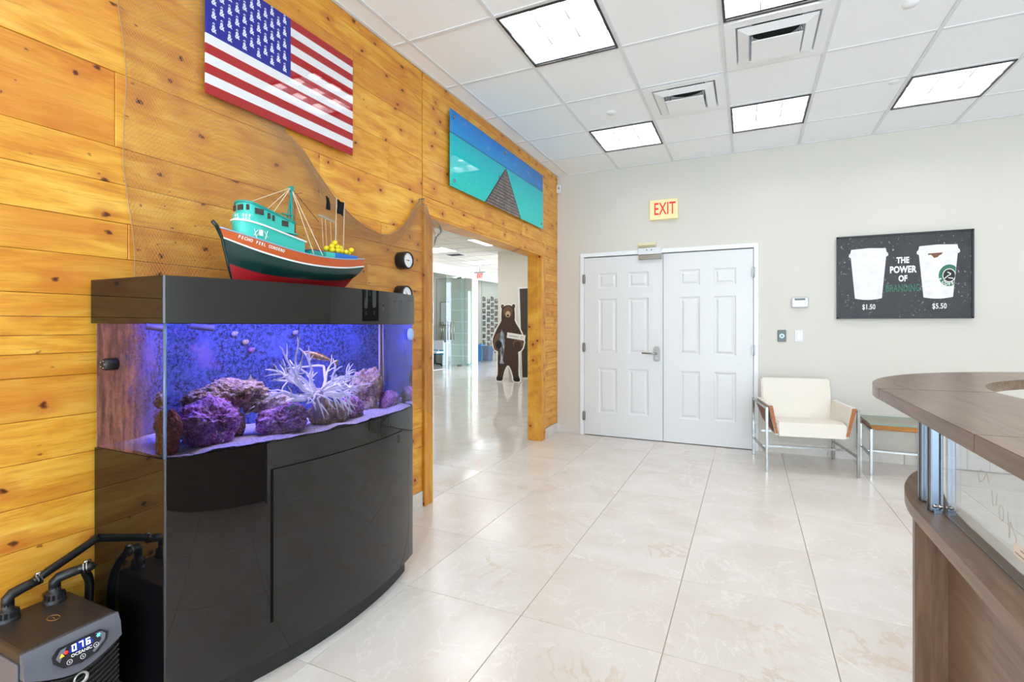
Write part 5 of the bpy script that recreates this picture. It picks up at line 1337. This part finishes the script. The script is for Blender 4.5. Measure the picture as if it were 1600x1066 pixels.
for dx in (-.06, .06): mb.tube([(-6.2+dx, 13.2, .86), (-6.2+dx, 13.2, 1.43)], .014, 8); mb.tube([(-6.2+dx, 13.36, .86), (-6.2+dx, 13.36, 1.43)], .014, 8)
mb.build('pull_handle', M['nickel'], g2)
g3 = thing('glass_partition', 'narrow fixed glass pane right of the swung door', 'partition')
mb = MB(); mb.box(-6.206, -6.194, 13.93, 14.59, .012, 2.85); mb.build('pane', M['officeglass'], g3)
mb = MB()
for y in (13.918, 14.13): mb.box(-6.208, -6.192, y, y+.012, .012, 2.85)
mb.box(-6.22, -6.18, 14.3, 14.58, .0, .05); mb.build('pane_edge', M['glass_edge'], g3)
# divider wall contents (Y=14.6 face)
wb = thing('whiteboard', 'black framed whiteboard on the office wall behind the glass', 'whiteboard')
mb = MB(); mb.box(-7.42, -6.98, 14.58, 14.599, 1.33, 2.10); mb.build('board', M['white'], wb)
mb = MB()
for q in ((-7.44, -6.96, 1.31, 1.335), (-7.44, -6.96, 2.095, 2.12), (-7.44, -7.42, 1.31, 2.12), (-6.98, -6.96, 1.31, 2.12)): mb.box(q[0], q[1], 14.572, 14.599, q[2], q[3])
mb.build('frame', M['hinge'], wb)
mb = MB()
for k in range(6): mb.box(-7.32, -7.20, 14.576, 14.58, 1.45+.1*k, 1.48+.1*k)
mb.build('note_marks', M['tbar'], wb)
GRN = Mat('pale green cabinet', srgb(206, 216, 208), .5).m
sh = thing('storage_shelf', 'pale green shelf unit seen through the glass door', 'shelf')
mb = MB(); mb.box(-6.94, -6.25, 14.42, 14.599, .0, 2.45); mb.build('carcass', GRN, sh)
for k in range(6):
    mb = MB(); mb.box(-6.94, -6.25, 14.41, 14.419, .38*k+.28, .38*k+.31); mb.build('shelf_edge', M['white'], sh)
ds = thing('office_desk', 'white desk with a light blue front panel inside the glass office', 'desk')
mb = MB(); mb.box(-7.75, -6.95, 14.0, 14.40, .70, .74); mb.build('desk_top', M['white'], ds)
mb = MB(); mb.box(-7.74, -6.96, 14.02, 14.04, .34, .70); mb.build('modesty_panel', Mat('sky blue panel', srgb(96, 190, 226), .4).m, ds)
mb = MB(); mb.box(-7.72, -7.69, 14.05, 14.36, 0, .70); mb.box(-7.02, -6.99, 14.05, 14.36, 0, .70); mb.build('leg_frame', M['white'], ds)
oc = thing('office_chair', 'dark office chair base in front of the blue panelled desk', 'chair', (-7.0, 13.6, 0))
mb = MB()
for k in range(5): a = 2*pi*k/5; mb.tube([(0, 0, .10), (.26*cos(a), .26*sin(a), .06)], .02, 6)
mb.tube([(0, 0, .08), (0, 0, .42)], .025, 8); mb.build('base', M['black'], oc)
for k in range(5):
    a = 2*pi*k/5; mb = MB(); mb.ball((.26*cos(a), .26*sin(a), .031), .03, 1); mb.build('caster', M['black'], oc)
mb = MB(); mb.box(-.22, .22, -.22, .22, .42, .48, bevel=.02); mb.build('seat', M['white'], oc)
mb = MB(); mb.box(-.20, .20, .19, .23, .52, .82, bevel=.02); mb.tube([(0, .21, .46), (0, .21, .56)], .02, 6); mb.build('backrest', M['white'], oc)
mon = thing('monitor', 'dark screen standing on the white office desk', 'monitor')
mb = MB(); mb.box(-7.66, -7.62, 14.08, 14.36, .82, 1.12); mb.build('screen', M['black'], mon)
mb = MB(); mb.box(-7.66, -7.62, 14.2, 14.24, .742, .82); mb.box(-7.72, -7.56, 14.14, 14.3, .741, .75); mb.build('stand', M['black'], mon)
pf = thing('wall_picture', 'narrow blue picture cut off by the left casing', 'picture')
mb = MB(); mb.box(-6.15, -6.125, 12.02, 12.22, 1.33, 1.98); mb.build('frame', M['white'], pf)
m = Mat('blue picture print', rough=.5); m.color(m.ramp(m.noise(m.coords(), 9, 3), [(.35, srgb(40,60,100)), (.5, srgb(90,120,160)), (.65, srgb(200,180,130))]))
mb = MB(); mb.box(-6.124, -6.121, 12.04, 12.20, 1.35, 1.96); mb.build('print', m.m, pf)
# blue bins and box
BLU = Mat('blue bin', srgb(62, 132, 200), .45).m; BLUD = Mat('dark blue rim', srgb(40, 64, 110), .45).m
def bin_(x0, x1, y0, y1, h, label, mat, lid=True, group=None):
    t = thing('storage_bin', label, 'bin', group=group)
    mb = MB(); a = .03
    lp = [[(x0+a, y0+a, .01), (x1-a, y0+a, .01), (x1-a, y1-a, .01), (x0+a, y1-a, .01)], [(x0, y0, h), (x1, y0, h), (x1, y1, h), (x0, y1, h)]]
    mb.grid(lp, True, False); mb.poly(lp[0]); mb.poly(lp[1]); mb.build('body', mat, t)
    mb = MB(); mb.box(x0-.015, x1+.015, y0-.015, y1+.015, h-.05, h+.01, bevel=.008); mb.build('rim', mat if not lid else BLUD, t)
bin_(-7.02, -6.72, 16.1, 16.5, .60, 'bright blue recycling bin left of the glass edge', BLU, False)
bin_(-6.66, -6.40, 16.15, 16.55, .56, 'dark blue bin behind the glass pane', BLUD)
bin_(-6.40, -6.24, 16.7, 17.0, .40, 'small white bin at the foot of the photo wall', M['white'], False)
pl2 = thing('bin_contents', 'dark clutter piled on the bright blue bin', 'clutter')
mb = MB()
for k in range(7): mb.ball((-6.96+.06*random.random()*4, 16.2+.2*random.random(), .635+.015*random.random()), .028+.012*random.random(), 1, (1.3, 1, .8))
mb.build('pile', M['hinge'], pl2)
# photo prints on the far wall
PM = []
for k in range(5):
    m = Mat('photo print', rough=.5); n_ = m.noise(m.coords((1,1,1), (k*3., k, k*2.), 7.), 16, 3); m.color(m.ramp(n_, [(.40, srgb(36, 28, 26)), (.5, srgb(120, 84, 66)), (.56, srgb(60, 48, 44)), (.66, srgb(226, 214, 200))])); PM.append(m.m)
k = 0; ordn = ['leftmost', 'second', 'third', 'fourth', 'rightmost']
for cidx, x in enumerate((-7.36, -7.16, -6.99, -6.82, -6.65)):
    for r in range(9 if cidx != 1 else 8):
        z = 2.36-.245*r-(.10 if cidx % 2 else 0)
        if z < .25: continue
        t = thing('photo_print', 'square photo print, %s from the top in the %s column of the far wall collage' % (('first', 'second', 'third', 'fourth', 'fifth', 'sixth', 'seventh', 'eighth', 'ninth')[r], ordn[cidx]), 'photo', group='photo prints on the far office wall')
        w = .085; mb = MB(); mb.box(x-w, x+w, 17.590, 17.598, z-.115, z+.115); mb.build('paper', M['white'], t)
        mb = MB(); mb.box(x-w+.012, x+w-.012, 17.587, 17.5895, z-.09, z+.10); mb.build('image', PM[k % 5], t); k += 1
t = thing('round_photo', 'round white rimmed photo among the square prints', 'photo')
mb = MB(); mb.lathe([(0, 17.580), (.19, 17.580), (.19, 17.586)], (-6.72, 0, 1.02), 'y', 28); mb.build('rim', M['white'], t)
mb = MB(); mb.lathe([(0, 17.577), (.165, 17.577), (.165, 17.5795)], (-6.72, 0, 1.02), 'y', 28); mb.build('image', PM[2], t)
# office exit sign
t = thing('exit_sign', 'small red exit sign hanging from the office ceiling', 'sign')
mb = MB(); mb.box(-5.21, -4.85, 12.97, 13.03, 2.85, 2.885); mb.build('bracket', M['hinge'], t)
mb = MB(); mb.tube([(-5.03, 13, 2.885), (-5.03, 13, H+.012)], .012, 8); mb.build('stem', M['hinge'], t)
mb = MB(); mb.box(-5.14, -4.90, 12.99, 13.01, 2.67, 2.85); mb.build('panel', Mat('pale red panel', srgb(236, 200, 190), .3).m, t)
put_text('EXIT', .15, (-5.02, 12.988, 2.76), FACE_Y, M['red'], t, bold=.006, xs=.62)
